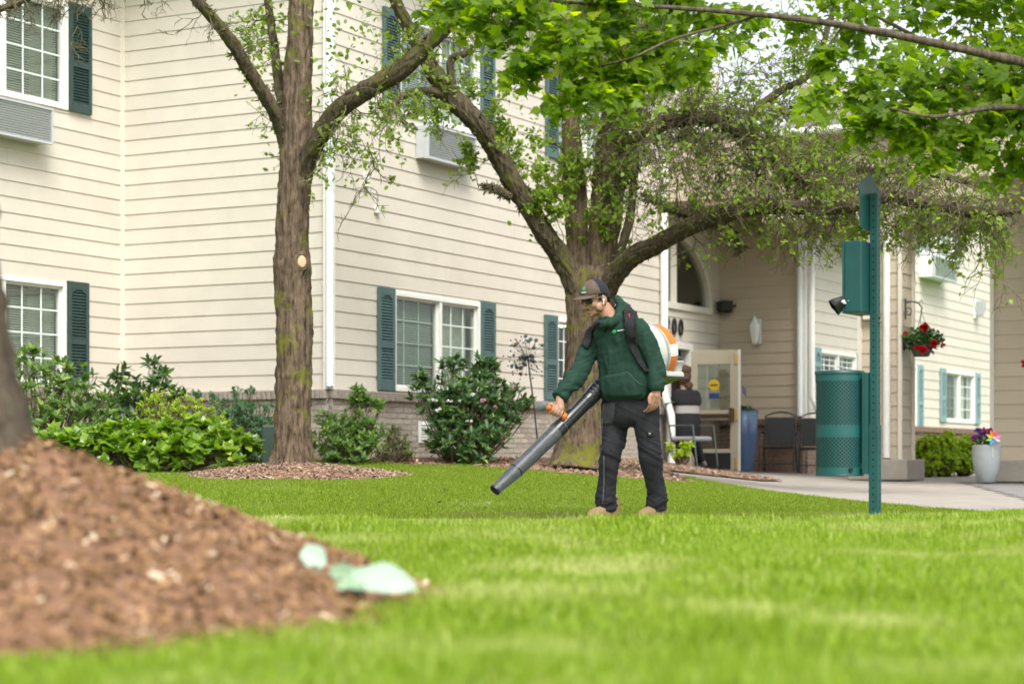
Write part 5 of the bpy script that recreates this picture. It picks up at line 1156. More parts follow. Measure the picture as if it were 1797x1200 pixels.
# ---------------------------------------------------------------- figures
class Solid:
    """overlapping closed shapes fused into one continuous skin"""
    def __init__(s): s.m = MB()
    def chain(s, pts, rad, n=14, step=.03, ends=True):
        P, r = smooth_path(pts, rad, step); s.m.tube([Vector(p) for p in P], list(r), n)
        if ends:
            for i in (0, -1): s.m.ball(P[i], float(r[i]), n, 8)
        return s
    def loft(s, rings, n=28, step=3):
        C_ = np.array([tuple(c) for c, _, _ in rings]); A = np.array([tuple(a) for _, a, _ in rings]); B_ = np.array([tuple(b) for _, _, b in rings])
        S6 = np.hstack([C_, A, B_]); Q = np.vstack([2*S6[0]-S6[1], S6, 2*S6[-1]-S6[-2]]); out = []
        for i in range(len(S6)-1):
            q0, q1, q2, q3 = Q[i:i+4]
            for t in np.linspace(0, 1, step, endpoint=False): out.append(.5*((2*q1)+(-q0+q2)*t+(2*q0-5*q1+4*q2-q3)*t*t+(-q0+3*q1-3*q2+q3)*t**3))
        out.append(S6[-1]); vs = []
        for o in out:
            for k in range(n):
                a = 2*math.pi*k/n; ca, sa = math.cos(a), math.sin(a); e = .85
                vs.append(o[:3]+o[3:6]*math.copysign(abs(ca)**e, ca)+o[6:]*math.copysign(abs(sa)**e, sa))
        m = len(out); b = len(s.m.v)
        s.m.add(vs, [(i*n+k, i*n+(k+1) % n, (i+1)*n+(k+1) % n, (i+1)*n+k) for i in range(m-1) for k in range(n)]+[list(range(n))[::-1], [(m-1)*n+k for k in range(n)]]); return s
    def ball(s, c, r, M=None, n=16):
        k = len(s.m.v); s.m.ball((0, 0, 0), r, n, 10); c = Vector(c)
        for i in range(k, len(s.m.v)): s.m.v[i] = tuple((M @ Vector(s.m.v[i]) if M else Vector(s.m.v[i]))+c)
        return s
    def skin(s, name, mt, parent, voxel=.008, smooth=4, wrinkle=None):
        me = s.m.mesh('tmp', mt); o = bpy.data.objects.new('tmp_skin', me); C.objects.link(o)
        r = o.modifiers.new('r', 'REMESH'); r.mode = 'VOXEL'; r.voxel_size = voxel
        k = o.modifiers.new('s', 'SMOOTH'); k.factor = .5; k.iterations = smooth
        bpy.context.view_layer.update(); dg = bpy.context.evaluated_depsgraph_get(); me2 = bpy.data.meshes.new_from_object(o.evaluated_get(dg)); bpy.data.objects.remove(o)
        n = len(me2.vertices); V = np.empty(n*3, np.float32); me2.vertices.foreach_get('co', V); V = V.reshape(-1, 3)
        if wrinkle is not None:
            N_ = np.empty(n*3, np.float32); me2.vertex_normals.foreach_get('vector', N_); N_ = N_.reshape(-1, 3); V = V+N_*wrinkle(V)[:, None]
        Mi = WM[parent.name]; V = (V-np.array(Mi.translation)) @ np.array(Mi.to_3x3())
        me2.vertices.foreach_set('co', np.ascontiguousarray(V, np.float32).ravel()); me2.polygons.foreach_set('use_smooth', [True]*len(me2.polygons)); me2.materials.clear(); me2.materials.append(mt); me2.name = name; me2.update()
        return inst(name, me2, parent, Mi)
YM = 13.6
def J(px, py, d=0): return at(px, py, YM)+Vector((0, d, (HZ-py)*d/F))+Vector(((px-CX)*d/F, 0, 0))
FW = Vector((-.64, -.77, 0)).normalized(); LF = Vector((.77, -.64, 0)).normalized(); UP = Vector((0, 0, 1))
M_SKIN = mat('warm_skin', (.43, .235, .155), .5, noise=(30, .08), bump=(160, .08)); M_HAIR = mat('black_hair', (.012, .010, .009), .6)
M_HOOD = mat('green_fleece', (.021, .054, .039), .95, noise=(18, .20), bump=(420, .25), spec=.2)
M_PANT = mat('charcoal_canvas', (.019, .021, .024), .85, noise=(16, .35), bump=(500, .25), spec=.3, wear=((.038, .041, .046), 7, .62))
M_TAN = mat('tan_suede', (.30, .19, .105), .85, noise=(30, .2), bump=(90, .3))
mo = J(1108, 912); mo.z = .02
man = thing('person', 'person in green hoodie and cap walking with a backpack leaf blower', 'person', mo)
# head frame
Hc = J(1044, 523, -.02); fh = Vector((-.80, -.60, 0)).normalized(); lh = Vector((.60, -.80, 0)).normalized(); tilt = R(19)
fhd = (fh*math.cos(tilt)-UP*math.sin(tilt)).normalized(); uh = (UP*math.cos(tilt)+fh*math.sin(tilt)).normalized()
HM = Matrix(((lh.x, fhd.x, uh.x, Hc.x), (lh.y, fhd.y, uh.y, Hc.y), (lh.z, fhd.z, uh.z, Hc.z), (0, 0, 0, 1))); HR = HM.to_3x3()
def hp_(x, y, z): return HM @ Vector((x, y, z))
Ls, Le, Lw = J(1124, 582, -.14), J(1151, 640, -.18), J(1152, 684, -.22)
Rs, Re, Rw = J(1043, 592, .13), J(1017, 653, .0), J(982, 698, -.13)
body = Solid()
body.ball(hp_(0, -.012, .028), (.076, .097, .093), HR).ball(hp_(0, .034, -.03), (.060, .058, .078), HR).ball(hp_(0, .040, -.082), (.044, .046, .034), HR).ball(hp_(0, .068, -.098), (.023, .020, .018), HR)
body.ball(hp_(0, .074, .016), (.048, .018, .012), HR)
for sx in (-1, 1):
    body.ball(hp_(sx*.036, .056, -.032), (.026, .028, .028), HR).ball(hp_(sx*.056, .005, -.06), (.018, .05, .034), HR)
    em = HR @ Matrix.Rotation(R(-14), 3, 'X') @ Matrix.Rotation(R(sx*18), 3, 'Z'); body.ball(hp_(sx*.079, -.012, -.016), (.009, .020, .032), em).ball(hp_(sx*.077, -.004, -.042), (.008, .009, .011), em)
    body.ball(hp_(sx*.011, .095, -.043), (.009, .011, .008), HR)
body.chain([hp_(0, .084, .012), hp_(0, .104, -.014), hp_(0, .116, -.036), hp_(0, .100, -.044)], [.010, .011, .0140, .012], step=.008)
body.ball(hp_(0, .086, -.064), (.024, .011, .007), HR).ball(hp_(0, .084, -.078), (.021, .012, .008), HR)
body.chain([hp_(0, -.02, -.05), J(1068, 555, .0), J(1078, 575, .0)], [.060, .060, .075], n=18)
body.loft([(J(1082, 572), LF*.16, FW*.09), (J(1090, 600), LF*.17, FW*.11), (J(1102, 650), LF*.15, FW*.10), (J(1106, 690), LF*.15, FW*.11), (J(1107, 725), LF*.14, FW*.10)])
body.chain([Ls, Le, Lw], [.05, .042, .027]).chain([Rs, Re, Rw], [.05, .042, .027])
RL = [(1080, 712, .06, .105), (1078, 760, .03, .094), (1072, 795, -.02, .076), (1067, 832, -.01, .068), (1064, 872, .0, .070), (1066, 896, .01, .066)]
LL = [(1132, 712, -.07, .105), (1137, 760, -.11, .089), (1141, 795, -.13, .075), (1147, 832, -.10, .072), (1153, 868, -.05, .071), (1151, 894, -.03, .062)]
for leg in (RL, LL): body.chain([J(a, b, c) for a, b, c, _ in leg], [d*.55 for *_, d in leg])
# left hand hanging relaxed
kn = J(1149, 704, -.235); a_in = Vector((-.86, -.42, .05)).normalized(); curl = Vector((-.45, .55, 0))
body.ball(J(1151, 697, -.228), (.040, .020, .044), Matrix((a_in, a_in.cross(UP), UP)).transposed()).chain([Lw, J(1151, 694, -.228)], [.028, .030])
for i, (o_, L_, r_) in enumerate(((.034, .078, .0082), (.0115, .088, .0086), (-.0115, .080, .0082), (-.033, .062, .0074))):
    k0 = kn+a_in*o_+UP*(.004 if i in (1, 2) else -.002); k1 = k0+Vector((0, 0, -L_*.42))+a_in*.006+curl*.010; k2 = k1+Vector((0, 0, -L_*.30))+curl*.030; k3 = k2+Vector((0, 0, -L_*.14))+curl*.040
    body.chain([k0+UP*.025, k0, k1, k2, k3], [r_*1.1, r_*1.1, r_, r_*.92, r_*.8], n=10, step=.012)
th0 = J(1150, 692, -.235)+a_in*.03; body.chain([th0, th0+a_in*.018+Vector((0, -.012, -.030)), th0+a_in*.016+Vector((0, -.020, -.062))], [.014, .0125, .010], n=10, step=.012)
# right hand closed round the blower's grip
G0, G1 = J(957, 714, -.20), J(986, 727, -.19); ge = (G1-G0).normalized(); gu = (UP-ge*UP.dot(ge)).normalized(); gc_ = ge.cross(gu); gc_ = gc_ if gc_.y < 0 else -gc_
gm = G0+ge*.083
body.ball(gm+gu*.026-gc_*.008, (.048, .026, .024), Matrix((ge, gc_, gu)).transposed()).chain([Rw, gm+gu*.030+ge*.015], [.027, .030])
for i, r_ in enumerate((.0090, .0094, .0090, .0080)):
    c = G0+ge*(.050+.0225*i); pts_ = []
    for th in (5, 45, 90, 130, 170, 205 if i else 190):
        Rr = .027 if th < 150 else .025; pts_.append(c+(gu*math.cos(R(th))+gc_*math.sin(R(th)))*Rr)
    body.chain(pts_, [r_*1.1, r_*1.1, r_*1.05, r_, r_*.95, r_*.85], n=10, step=.012)
body.chain([gm+gu*.032-ge*.02, gm+gu*.034-ge*.05+gc_*.006, G0+ge*.018+gu*.026+gc_*.010], [.014, .0125, .0105], n=10, step=.012)
body.skin('body', M_SKIN, man, .0040, 2)
# hoodie
hd = Solid()
hd.loft([(J(1105, 703), LF*.175, FW*.135), (J(1105, 697), LF*.205, FW*.160), (J(1106, 690), LF*.212, FW*.172), (J(1106, 672), LF*.222, FW*.180), (J(1103, 640), LF*.216, FW*.165), (J(1096, 608), LF*.214, FW*.152), (J(1088, 582), LF*.203, FW*.138), (J(1082, 566), LF*.165, FW*.115), (J(1077, 557), LF*.105, FW*.09)])
hd.chain([Ls+Vector((-.03, 0, .01)), Ls+(Le-Ls)*.4, Le, Le+(Lw-Le)*.5, Lw+UP*.012], [.079, .071, .063, .059, .055], ends=False, n=20); hd.chain([Lw+UP*.030, Lw-UP*.002], [.054, .050], ends=False, n=20); hd.ball(Ls+Vector((-.02, 0, .0)), .086)
hd.chain([Rs+Vector((.03, 0, .0)), Rs+(Re-Rs)*.4, Re, Re+(Rw-Re)*.55, Rw-(Rw-Re).normalized()*.02], [.078, .070, .063, .058, .052], ends=False, n=20); hd.chain([Rw-(Rw-Re).normalized()*.035, Rw], [.050, .046], ends=False, n=20); hd.ball(Rs+Vector((.02, 0, 0)), .088)
# collar and hood bunched behind the neck
hd.chain([J(1052, 569, -.10), J(1070, 568, -.14), J(1088, 556, -.10), J(1097, 544, -.02), J(1092, 540, .06), J(1078, 552, .12), J(1060, 566, .08), J(1050, 570, .0), J(1053, 570, -.10)], [.026, .030, .036, .042, .042, .040, .036, .028, .026])
hd.ball(J(1098, 562, .05), (.085, .09, .085)).chain([J(1083, 553, -.08), J(1089, 536, -.05), J(1083, 524, -.01), J(1087, 528, .05), J(1096, 545, .08)], [.026, .027, .022, .026, .04])
def folds(V):
    sleeve = np.clip((np.abs(V[:, 0]-J(1100, 640).x)-.17)/.06, 0, 1); low = np.clip((CZ+(HZ-640)*YM/F-V[:, 2])/.2, 0, 1)
    a = fbm(V*np.array([5, 5, 8.])+3, 3, 4)-.45; rid = 1-np.abs(fbm(np.stack([V[:, 0]*6+V[:, 2]*9, V[:, 1]*6, V[:, 2]*24-V[:, 0]*10], -1), 2, 8)*2.6-1.0)
    vert = 1-np.abs(fbm(np.stack([V[:, 0]*13+V[:, 2]*3, V[:, 1]*13, V[:, 2]*3.5], -1), 2, 18)*2.6-1.0)
    fine = 1-np.abs(fbm(np.stack([V[:, 0]*20+V[:, 2]*14, V[:, 1]*20, V[:, 2]*46-V[:, 0]*26], -1), 2, 48)*2.6-1.0)
    return a*.026+np.clip(rid, 0, 1)**2*(.004+.022*sleeve*(.35+.65*low))+np.clip(vert, 0, 1)**2*.014*(1-sleeve)+np.clip(fine, 0, 1)**2*.002-.010
hood = hd.skin('hoodie', M_HOOD, man, .0075, 5, folds)
# trousers
tp2 = Solid(); tp2.loft([(J(1106, 690), LF*.168, FW*.132), (J(1106, 715), LF*.19, FW*.145), (J(1106, 738), LF*.195, FW*.14), (J(1106, 750), LF*.13, FW*.10)])
for leg in (RL, LL): tp2.chain([J(a, b, c) for a, b, c, _ in leg], [d for *_, d in leg], ends=False, n=24)
for leg in (RL, LL): tp2.ball(J(*leg[0][:3]), .105)
def pfolds(V):
    knee = np.exp(-((V[:, 2]-J(0, 800).z)/.10)**2); ank = np.exp(-((V[:, 2]-J(0, 885).z)/.09)**2)
    r1 = 1-np.abs(fbm(np.stack([V[:, 0]*7+V[:, 2]*8, V[:, 1]*7, V[:, 2]*20+V[:, 0]*8], -1), 2, 28)*2.6-1)
    r2 = 1-np.abs(fbm(np.stack([V[:, 0]*9, V[:, 1]*9, V[:, 2]*26-V[:, 0]*12], -1), 2, 38)*2.6-1)
    return (fbm(V*6, 2, 31)-.4)*.025+np.clip(r1, 0, 1)**2*(.005+.014*knee)+np.clip(r2, 0, 1)**2*(.001+.024*ank)-.008
pants = tp2.skin('trousers', M_PANT, man, .0075, 4, pfolds)
def patch(name, mt, target, out_px, d, off, parent, nsub=3, thick=.003):
    """cloth piece lying on a garment: outline in picture px swept onto the surface from the front"""
    bm = bmesh.new(); vs = [bm.verts.new(J(a, b, d)) for a, b in out_px]; bm.faces.new(vs); bmesh.ops.triangulate(bm, faces=bm.faces[:])
    for _ in range(nsub): bmesh.ops.subdivide_edges(bm, edges=bm.edges[:], cuts=1, use_grid_fill=True)
    me = bpy.data.meshes.new(name); bm.to_mesh(me); bm.free(); me.materials.append(mt)
    hitv = []
    for v in me.vertices:
        p = v.co.copy(); dirv = (p-Vector((0, 0, CZ))).normalized(); ti = WM[target.name].inverted()
        ok, loc, nr, _ = target.ray_cast(ti @ p, (ti.to_3x3() @ dirv), distance=1.2)
        if ok: v.co = WM[target.name] @ loc - dirv*off
        hitv.append(ok)
    if not all(hitv):
        bm = bmesh.new(); bm.from_mesh(me); bm.verts.ensure_lookup_table(); bmesh.ops.delete(bm, geom=[bm.verts[i] for i, h in enumerate(hitv) if not h], context='VERTS'); bm.to_mesh(me); bm.free()
    Mi = WM[parent.name]; me.transform(Mi.inverted()); me.polygons.foreach_set('use_smooth', [True]*len(me.polygons))
    o = inst(name, me, parent, Mi); s = o.modifiers.new('t', 'SOLIDIFY'); s.thickness = thick; s.offset = 0; return o
bpy.context.view_layer.update()
patch('pouch_pocket', mat('green_fleece_pocket', (.024, .060, .043), .95, noise=(18, .2), bump=(420, .25), spec=.2), hood, [(1057, 662), (1064, 659), (1100, 652), (1106, 656), (1120, 672), (1130, 676), (1128, 694), (1100, 697), (1062, 695), (1053, 682)], -.6, .006, man, 3, .005)
seam_m = mat('pale_seam', (.055, .12, .09), .9)
patch('pocket_seam', seam_m, hood, [(1100, 651.5), (1106, 655), (1114, 665), (1122, 672), (1131, 676), (1131, 677), (1121, 673.2), (1113, 666), (1105, 656.2), (1099, 653)], -.6, .011, man, 1, .002)
patch('drawstring', mat('dark_cord', (.01, .03, .02), .8), hood, [(1059, 566), (1061.5, 565), (1062, 580), (1060, 584), (1058.5, 580)], -.6, .006, man, 1, .004)
em = patch('chest_emblem', mat('bright_green_print', (.02, .36, .10), .6), hood, [(1078+3.6*math.cos(k*.524), 582.5+3.9*math.sin(k*.524)) for k in range(12)], -.6, .006, man, 1, .002)
wpm = mat('white_print', (.7, .7, .7), .6)
for k in range(9):
    x = 1083+k*1.75; y = 580.8-.32*k; patch('print_stroke', wpm, hood, [(x, y-1.1), (x+1.2, y-1.3), (x+1.2, y+1.0), (x, y+1.2)], -.6, .006, em, 0, .002)
patch('thigh_pocket', mat('grey_canvas', (.042, .044, .048), .9, noise=(20, .25), bump=(500, .2)), pants, [(1060, 708), (1079, 706), (1078, 726), (1075, 744), (1054, 745), (1057, 722)], -.6, .004, man, 3, .004)
patch('side_seam', mat('grey_thread', (.13, .135, .14), .9), pants, [(1059.2, 800), (1060.2, 800), (1060.5, 850), (1058, 884), (1057, 884), (1059.3, 850)], -.6, .004, man, 2, .002)
patch('leg_seam', mat('grey_thread', (.13, .135, .14), .9), pants, [(1059, 708), (1060, 708), (1056, 760), (1055, 795), (1054, 795), (1055, 760)], -.6, .005, man, 2, .002)
patch('pocket_snap', M_STEEL, pants, [(1140+2.1*math.cos(k*.785), 761+2.1*math.sin(k*.785)) for k in range(8)], -.6, .008, man, 0, .004)
patch('snap_flap', mat('black_canvas', (.014, .015, .017), .9), pants, [(1135, 754), (1148, 754), (1149, 764), (1142, 768), (1135, 766)], -.6, .004, man, 1, .004)
# shoes
for (hx, hy, tx, ty, d0, d1) in ((1077, 897, 1036, 908, .03, -.10), (1160, 897, 1124, 906, .0, -.14)):
    hb0 = J(hx, hy, d0); tb0 = J(tx, ty, d1); hb0.z = .075; tb0.z = .055; m_ = (hb0+tb0)/2
    s = Solid(); s.chain([hb0, m_+UP*.012, tb0+(hb0-tb0)*.12], [.042, .046, .043], n=18); s.chain([hb0+UP*.02, hb0+UP*.10+(tb0-hb0)*.1], [.044, .048], n=18); s.chain([m_+UP*.03, hb0+(tb0-hb0)*.25+UP*.07], [.036, .042], n=16)
    sh = s.skin('boot', M_TAN, man, .006, 3)
    dv = (tb0-hb0); dv.z = 0; dv.normalize(); sd_ = dv.cross(UP); sole = MB(); vs = []; n = 20
    for zz in (.022, .048):
        for k in range(n):
            a = 6.2832*k/n; L_ = .145 if math.cos(a) > 0 else .13; p = m_+dv*math.cos(a)*L_+sd_*math.sin(a)*(.049 if math.cos(a) > 0 else .043); vs.append((p.x, p.y, zz))
    sole.add(vs, [(k, (k+1) % n, n+(k+1) % n, n+k) for k in range(n)]+[list(range(n))[::-1], list(range(n, 2*n))]); sole.build('sole', mat('dark_rubber', (.09, .065, .045), .8), sh, bevel=.004)
    lc = MB()
    for k in range(4):
        c = m_+dv*(.035-.03*k)+UP*(.046+.018*k); lc.tube([c-sd_*.030-UP*.012, c+UP*.004, c+sd_*.030-UP*.012], .0035, 5)
    lc.build('lace', mat('brown_lace', (.06, .035, .02), .9), sh)
# hair, cap, glasses, earbud, moustache
hr = Solid(); hr.ball(hp_(0, -.045, -.005), (.079, .068, .06), HR).ball(hp_(0, -.062, -.035), (.062, .042, .038), HR)
for sx in (-1, 1): hr.ball(hp_(sx*.073, .014, .008), (.008, .014, .030), HR).ball(hp_(sx*.070, -.022, .024), (.013, .045, .026), HR)
hr.skin('hair', M_HAIR, man, .006, 1, lambda V: (fbm(V*90, 2, 3)-.5)*.008)
cap = MB(); rear = MB(); n = 36; rings = 9
def crown_pt(a, e): yy = .110*math.cos(e)*math.cos(a); return hp_(.090*math.cos(e)*math.sin(a), -.008+yy, .044+.086*math.sin(e)**.9-(.020+.26*max(0, -yy-.0) if yy < 0 else .020*max(0, 1-yy/.06))*(1-math.sin(e)))
for q in range(rings):
    e0, e1 = math.pi/2*q/rings, math.pi/2*(q+1)/rings
    for k in range(n):
        a0, a1 = 2*math.pi*k/n, 2*math.pi*(k+1)/n; am = (a0+a1)/2; fr_ = math.cos(am) > .1
        (cap if fr_ else rear).add([crown_pt(a0, e0), crown_pt(a1, e0), crown_pt(a1, e1), crown_pt(a0, e1)], [(0, 1, 2, 3)], True)
M_CAPB = mat('faded_brown_cap', (.105, .072, .055), .9, noise=(28, .22), bump=(300, .2)); M_CAPN = mat('navy_mesh', (.016, .019, .026), .9, noise=(60, .3), bump=(700, .6))
cp1 = cap.build('cap', M_CAPB, man); rear.build('mesh_back', M_CAPN, cp1)
br_ = MB(); nb = 18; vs = []
for t in (0, .33, .66, 1):
    for k in range(nb+1):
        a = R(-72+144*k/nb); inr = (.089*math.sin(a), -.006+.112*math.cos(a)); o_ = (.090*math.sin(a)*1.0, .03+.158*math.cos(a)**.72 if abs(a) < 1.25 else .09)
        x = inr[0]+(o_[0]-inr[0])*t; y = inr[1]+(o_[1]-inr[1])*t; vs.append(hp_(x, y, .046-.004*t-.018*(x/.085)**2))
br_.add(vs, [(q*(nb+1)+k, q*(nb+1)+k+1, (q+1)*(nb+1)+k+1, (q+1)*(nb+1)+k) for q in range(3) for k in range(nb)], True)
bo = br_.build('brim', M_CAPB, cp1); so_ = bo.modifiers.new('t', 'SOLIDIFY'); so_.thickness = .004
MB().ball(hp_(0, -.006, .127), (.008, .008, .005), 10, 6).build('button', M_CAPN, cp1)
def cap_disc(a, e, r, mt, nm, du=0, dv=0, rect_=None):
    c = crown_pt(a, e); nrm = (crown_pt(a, e)-hp_(0, -.006, .03)).normalized(); x = Vector((-fh.y, fh.x, 0)); x = (x-nrm*x.dot(nrm)).normalized(); y = nrm.cross(x); y = y if y.z > 0 else -y; c = c+nrm*.0015+x*du+y*dv; m = MB()
    if rect_: w2, h2 = rect_; m.add([c-x*w2-y*h2, c+x*w2-y*h2, c+x*w2+y*h2, c-x*w2+y*h2], [(0, 1, 2, 3)])
    else: m.add([c+(x*math.cos(6.2832*k/14)+y*math.sin(6.2832*k/14))*r for k in range(14)], [list(range(14))])
    return m.build(nm, mt, cp1)
cap_disc(R(14), R(30), .0135, mat('bright_green_print', (.02, .36, .10), .6), 'cap_emblem'); cap_disc(R(14), R(30.5), .0055, M_CAPB, 'emblem_centre', dv=.001)
for k in range(7): cap_disc(R(14), R(15), 0, wpm, 'print_stroke', du=-.018+.006*k, dv=-.004, rect_=(.0021, .0045))
gl = MB()
for sx in (-1, 1):
    k0 = len(gl.v); gl.ball((0, 0, 0), (.033, .010, .021), 14, 8)
    for i in range(k0, len(gl.v)): gl.v[i] = tuple(hp_(0, 0, 0)+HR @ (Matrix.Rotation(R(-sx*20), 3, 'Z') @ Vector(gl.v[i])+Vector((sx*.034, .086, .000))))
sg_ = gl.build('sunglasses', mat('dark_lens', (.006, .006, .007), .12, spec=.7), man)
MB().tube([hp_(-.012, .100, .007), hp_(0, .104, .010), hp_(.012, .100, .007)], .0035, 6).build('bridge', M_BLACK, sg_)
for sx in (-1, 1): MB().tube([hp_(sx*.058, .080, .008), hp_(sx*.073, .045, .008), hp_(sx*.083, -.008, .004)], .0030, 6).build('temple_arm', mat('olive_frame', (.16, .14, .07), .4), sg_)
MB().ball(hp_(.089, .002, -.018), (.008, .008, .008), 10, 8).tube([hp_(.090, .006, -.020), hp_(.090, .014, -.046)], .0042, 8).build('earbud', mat('white_plastic', (.8, .8, .8), .3), man)
ms = Solid(); ms.chain([hp_(-.024, .088, -.062), hp_(-.008, .098, -.054), hp_(.008, .098, -.054), hp_(.024, .088, -.062)], [.0028, .004, .004, .0028], n=8, step=.006); ms.skin('moustache', mat('dark_stubble', (.06, .036, .025), .9), man, .002, 1)

# ---------------------------------------------------------------- backpack leaf blower
bl0 = J(1150, 618, .30)
blw = thing('leaf_blower', 'backpack leaf blower with white and orange housing and long black tube', 'leaf blower', bl0)
M_BLK = mat('blower_black', (.020, .022, .025), .22, spec=.6, noise=(60, .2)); M_GREYT = mat('dusty_nozzle', (.075, .083, .093), .32, noise=(50, .4), spec=.6); M_ORG = mat('orange_plastic', (.70, .17, .015), .4, noise=(12, .1)); M_WHT = mat('pale_grey_plastic', (.52, .54, .51), .45, noise=(7, .12), wear=((.30, .31, .29), 16, .62))
spine = [J(1078, 656, .14), J(1062, 669, .10), J(1047, 685, .05), J(1031, 702, -.02)]
P, r = smooth_path(spine, [.055]*4, .006); r = .050+.0085*np.sign(np.sin(np.arange(len(r))*1.05)); MB().tube([Vector(p) for p in P], list(r), 22).build('corrugated_hose', M_BLK, blw)
c1 = [J(1033, 700, -.015), J(1000, 733, -.12), J(984, 749, -.16)]
MB().tube([Vector(p) for p in smooth_path(c1, [.053]*3, .03)[0]], .053, 26).tube([J(1035, 698, -.01), J(1028, 705, -.03)], .058, 26).build('upper_tube', M_BLK, blw)
P, r = smooth_path([J(986, 747, -.155), J(960, 773, -.23), J(905, 826, -.37), J(890, 840, -.40), J(878, 851, -.43), J(868, 860.5, -.455)], [.0545, .054, .049, .045, .039, .0375], .02)
noz = MB(); noz.tube([Vector(p) for p in P], list(r), 28, cap=False); nz_ = noz.build('nozzle', M_GREYT, blw)
MB().tube([J(985, 748, -.157), J(975, 758, -.185)], .0575, 28).tube([J(907, 824, -.365), J(905, 826, -.37)], .0515, 28).tube([J(870, 858.5, -.45), J(868, 860.5, -.455)], .0395, 28, cap=False).build('collar', M_BLK, nz_)
dn = (J(868, 860.5, -.455)-J(878, 851, -.43)).normalized(); x_, y_, _d = frame_of(dn); cdn = J(869.5, 859, -.45)
MB().add([cdn+(x_*math.cos(.3*k)+y_*math.sin(.3*k))*.0365 for k in range(21)], [list(range(21))]).build('mouth', M_HOLE, nz_)
MB().bar(J(972, 746, -.30), J(930, 789, -.40), .010, .006).build('ridge', M_GREYT, nz_)
# grip
MB().tube([G0-ge*.0, G0+ge*.10, J(993, 733, -.17)], [.017, .016, .020], 12).build('grip', M_BLK, blw)
kb = Solid(); kb.ball(G0-ge*.012+gu*.004, (.040, .026, .030), Matrix((ge, gc_, gu)).transposed()).ball(G0-ge*.030-gu*.010, (.026, .024, .036), Matrix((ge, gc_, gu)).transposed()); kb.skin('throttle_head', mat('slate_plastic', (.13, .15, .17), .4), blw, .005, 2)
MB().ball(G0+ge*.022+gu*.004+gc_*.012, (.022, .020, .020), 14, 10).tube([G0+ge*.03-gu*.012+gc_*.012, G0+ge*.06-gu*.022+gc_*.012, G0+ge*.10-gu*.02], .008, 8).build('trigger', M_ORG, blw)
MB().lathe([(.036, -.012), (.038, 0), (.034, .012)], 18, Matrix.Translation(J(990, 731, -.185)) @ ge.to_track_quat('Z', 'Y').to_matrix().to_4x4(), sy=.8).tube([J(979, 723, -.20), J(992, 734, -.20)], .008, 8).build('grip_collar', M_ORG, blw)
MB().tube([J(992, 727, -.15), J(1004, 714, -.12), J(1020, 697, -.06), J(1040, 672, .0)], .006, 6).build('throttle_cable', M_BLK, blw)
# housing on the back
BK = (-FW*.98+UP*.12).normalized(); bq = BK.to_track_quat('Z', 'Y').to_matrix().to_4x4(); BM = Matrix.Translation(J(1136, 620, .21)) @ bq
MB().lathe([(.06, -.10), (.185, -.10), (.208, -.06), (.212, -.01), (.198, .018), (.02, .02)], 40, BM, sx=.95).build('fan_housing', M_WHT, blw, bevel=.004)
MB().lathe([(.214, -.036), (.219, -.026), (.214, -.016)], 40, BM, cap=False, sx=.95).build('housing_rim', mat('grey_rim', (.34, .36, .33), .5), blw)
CW = [(.190, .012), (.202, .05), (.196, .10), (.165, .145), (.09, .165), (.02, .17)]
MB().lathe(CW, 36, BM, sx=.95).build('engine_cowl', M_ORG, blw)
xl = BM.to_3x3().inverted() @ Vector((1, 0, .12)); a0 = math.degrees(math.atan2(xl.y, xl.x)); wb = MB(); vs = []
for k in range(7):
    a = R(a0-12+k*4)
    for rr, zz in CW[:4]: vs.append(BM @ Vector((rr*math.cos(a)*.95*1.015, rr*math.sin(a)*1.015, zz+.002)))
wb.add(vs, [(4*k+q, 4*k+q+1, 4*k+q+5, 4*k+q+4) for k in range(6) for q in (0, 1, 2)], True)
wb.build('warning_label', mat('label_white', (.68, .68, .64), .5, noise=(60, .1)), blw)
lb = J(1186, 646, .30)
MB().lathe([(.035, -.055), (.048, -.01), (.056, .035), (.062, .040), (.062, .05), (.02, .052)], 20, Matrix.Translation(lb), sx=.9).build('fuel_tank', M_WHT, blw)
MB().lathe([(.05, 0), (.052, .02), (.03, .035)], 14, Matrix.Translation(lb+UP*.05)).build('tank_cap', M_BLK, blw)
MB().box(J(1163, 664, .26), (.22, .22, .04), Matrix.Rotation(R(-40), 3, 'Z') @ Matrix.Rotation(R(-16), 3, 'Y')).build('base_frame', M_WHT, blw, bevel=.01)
MB().box(J(1163, 669, .26), (.225, .225, .012), Matrix.Rotation(R(-40), 3, 'Z') @ Matrix.Rotation(R(-16), 3, 'Y')).build('base_pad', M_BLK, blw)
kb = MB()
for k in range(10):
    a = 6.2832*k/10; kb.ball(BM @ Vector((.214*.95*math.cos(a), .214*math.sin(a), -.026)), .009, 8, 6)
kb.build('housing_screw', M_WHT, blw)
M_STRAP = mat('black_webbing', (.014, .015, .018), .85, bump=(400, .4))
patch('shoulder_strap', M_STRAP, hood, [(1100, 536), (1108, 535), (1116, 541), (1115, 556), (1113, 575), (1115, 600), (1124, 626), (1138, 652), (1132, 654), (1116, 632), (1104, 608), (1098, 585), (1095, 562), (1094, 545)], -.6, .016, blw, 4, .022)
patch('strap_pad', M_STRAP, hood, [(1096, 552), (1110, 548), (1114, 570), (1114, 592), (1108, 598), (1102, 592), (1096, 572)], -.6, .034, blw, 3, .02)
patch('shoulder_strap', M_STRAP, hood, [(1048, 560), (1040, 562), (1030, 572), (1024, 590), (1022, 604), (1030, 612), (1036, 604), (1038, 588), (1045, 573), (1052, 566)], -.6, .016, blw, 3, .022)
patch('strap_buckle', mat('red_tag', (.35, .03, .04), .6), hood, [(1103, 551), (1105, 550), (1106, 558), (1104, 559)], -.6, .050, blw, 0, .004)

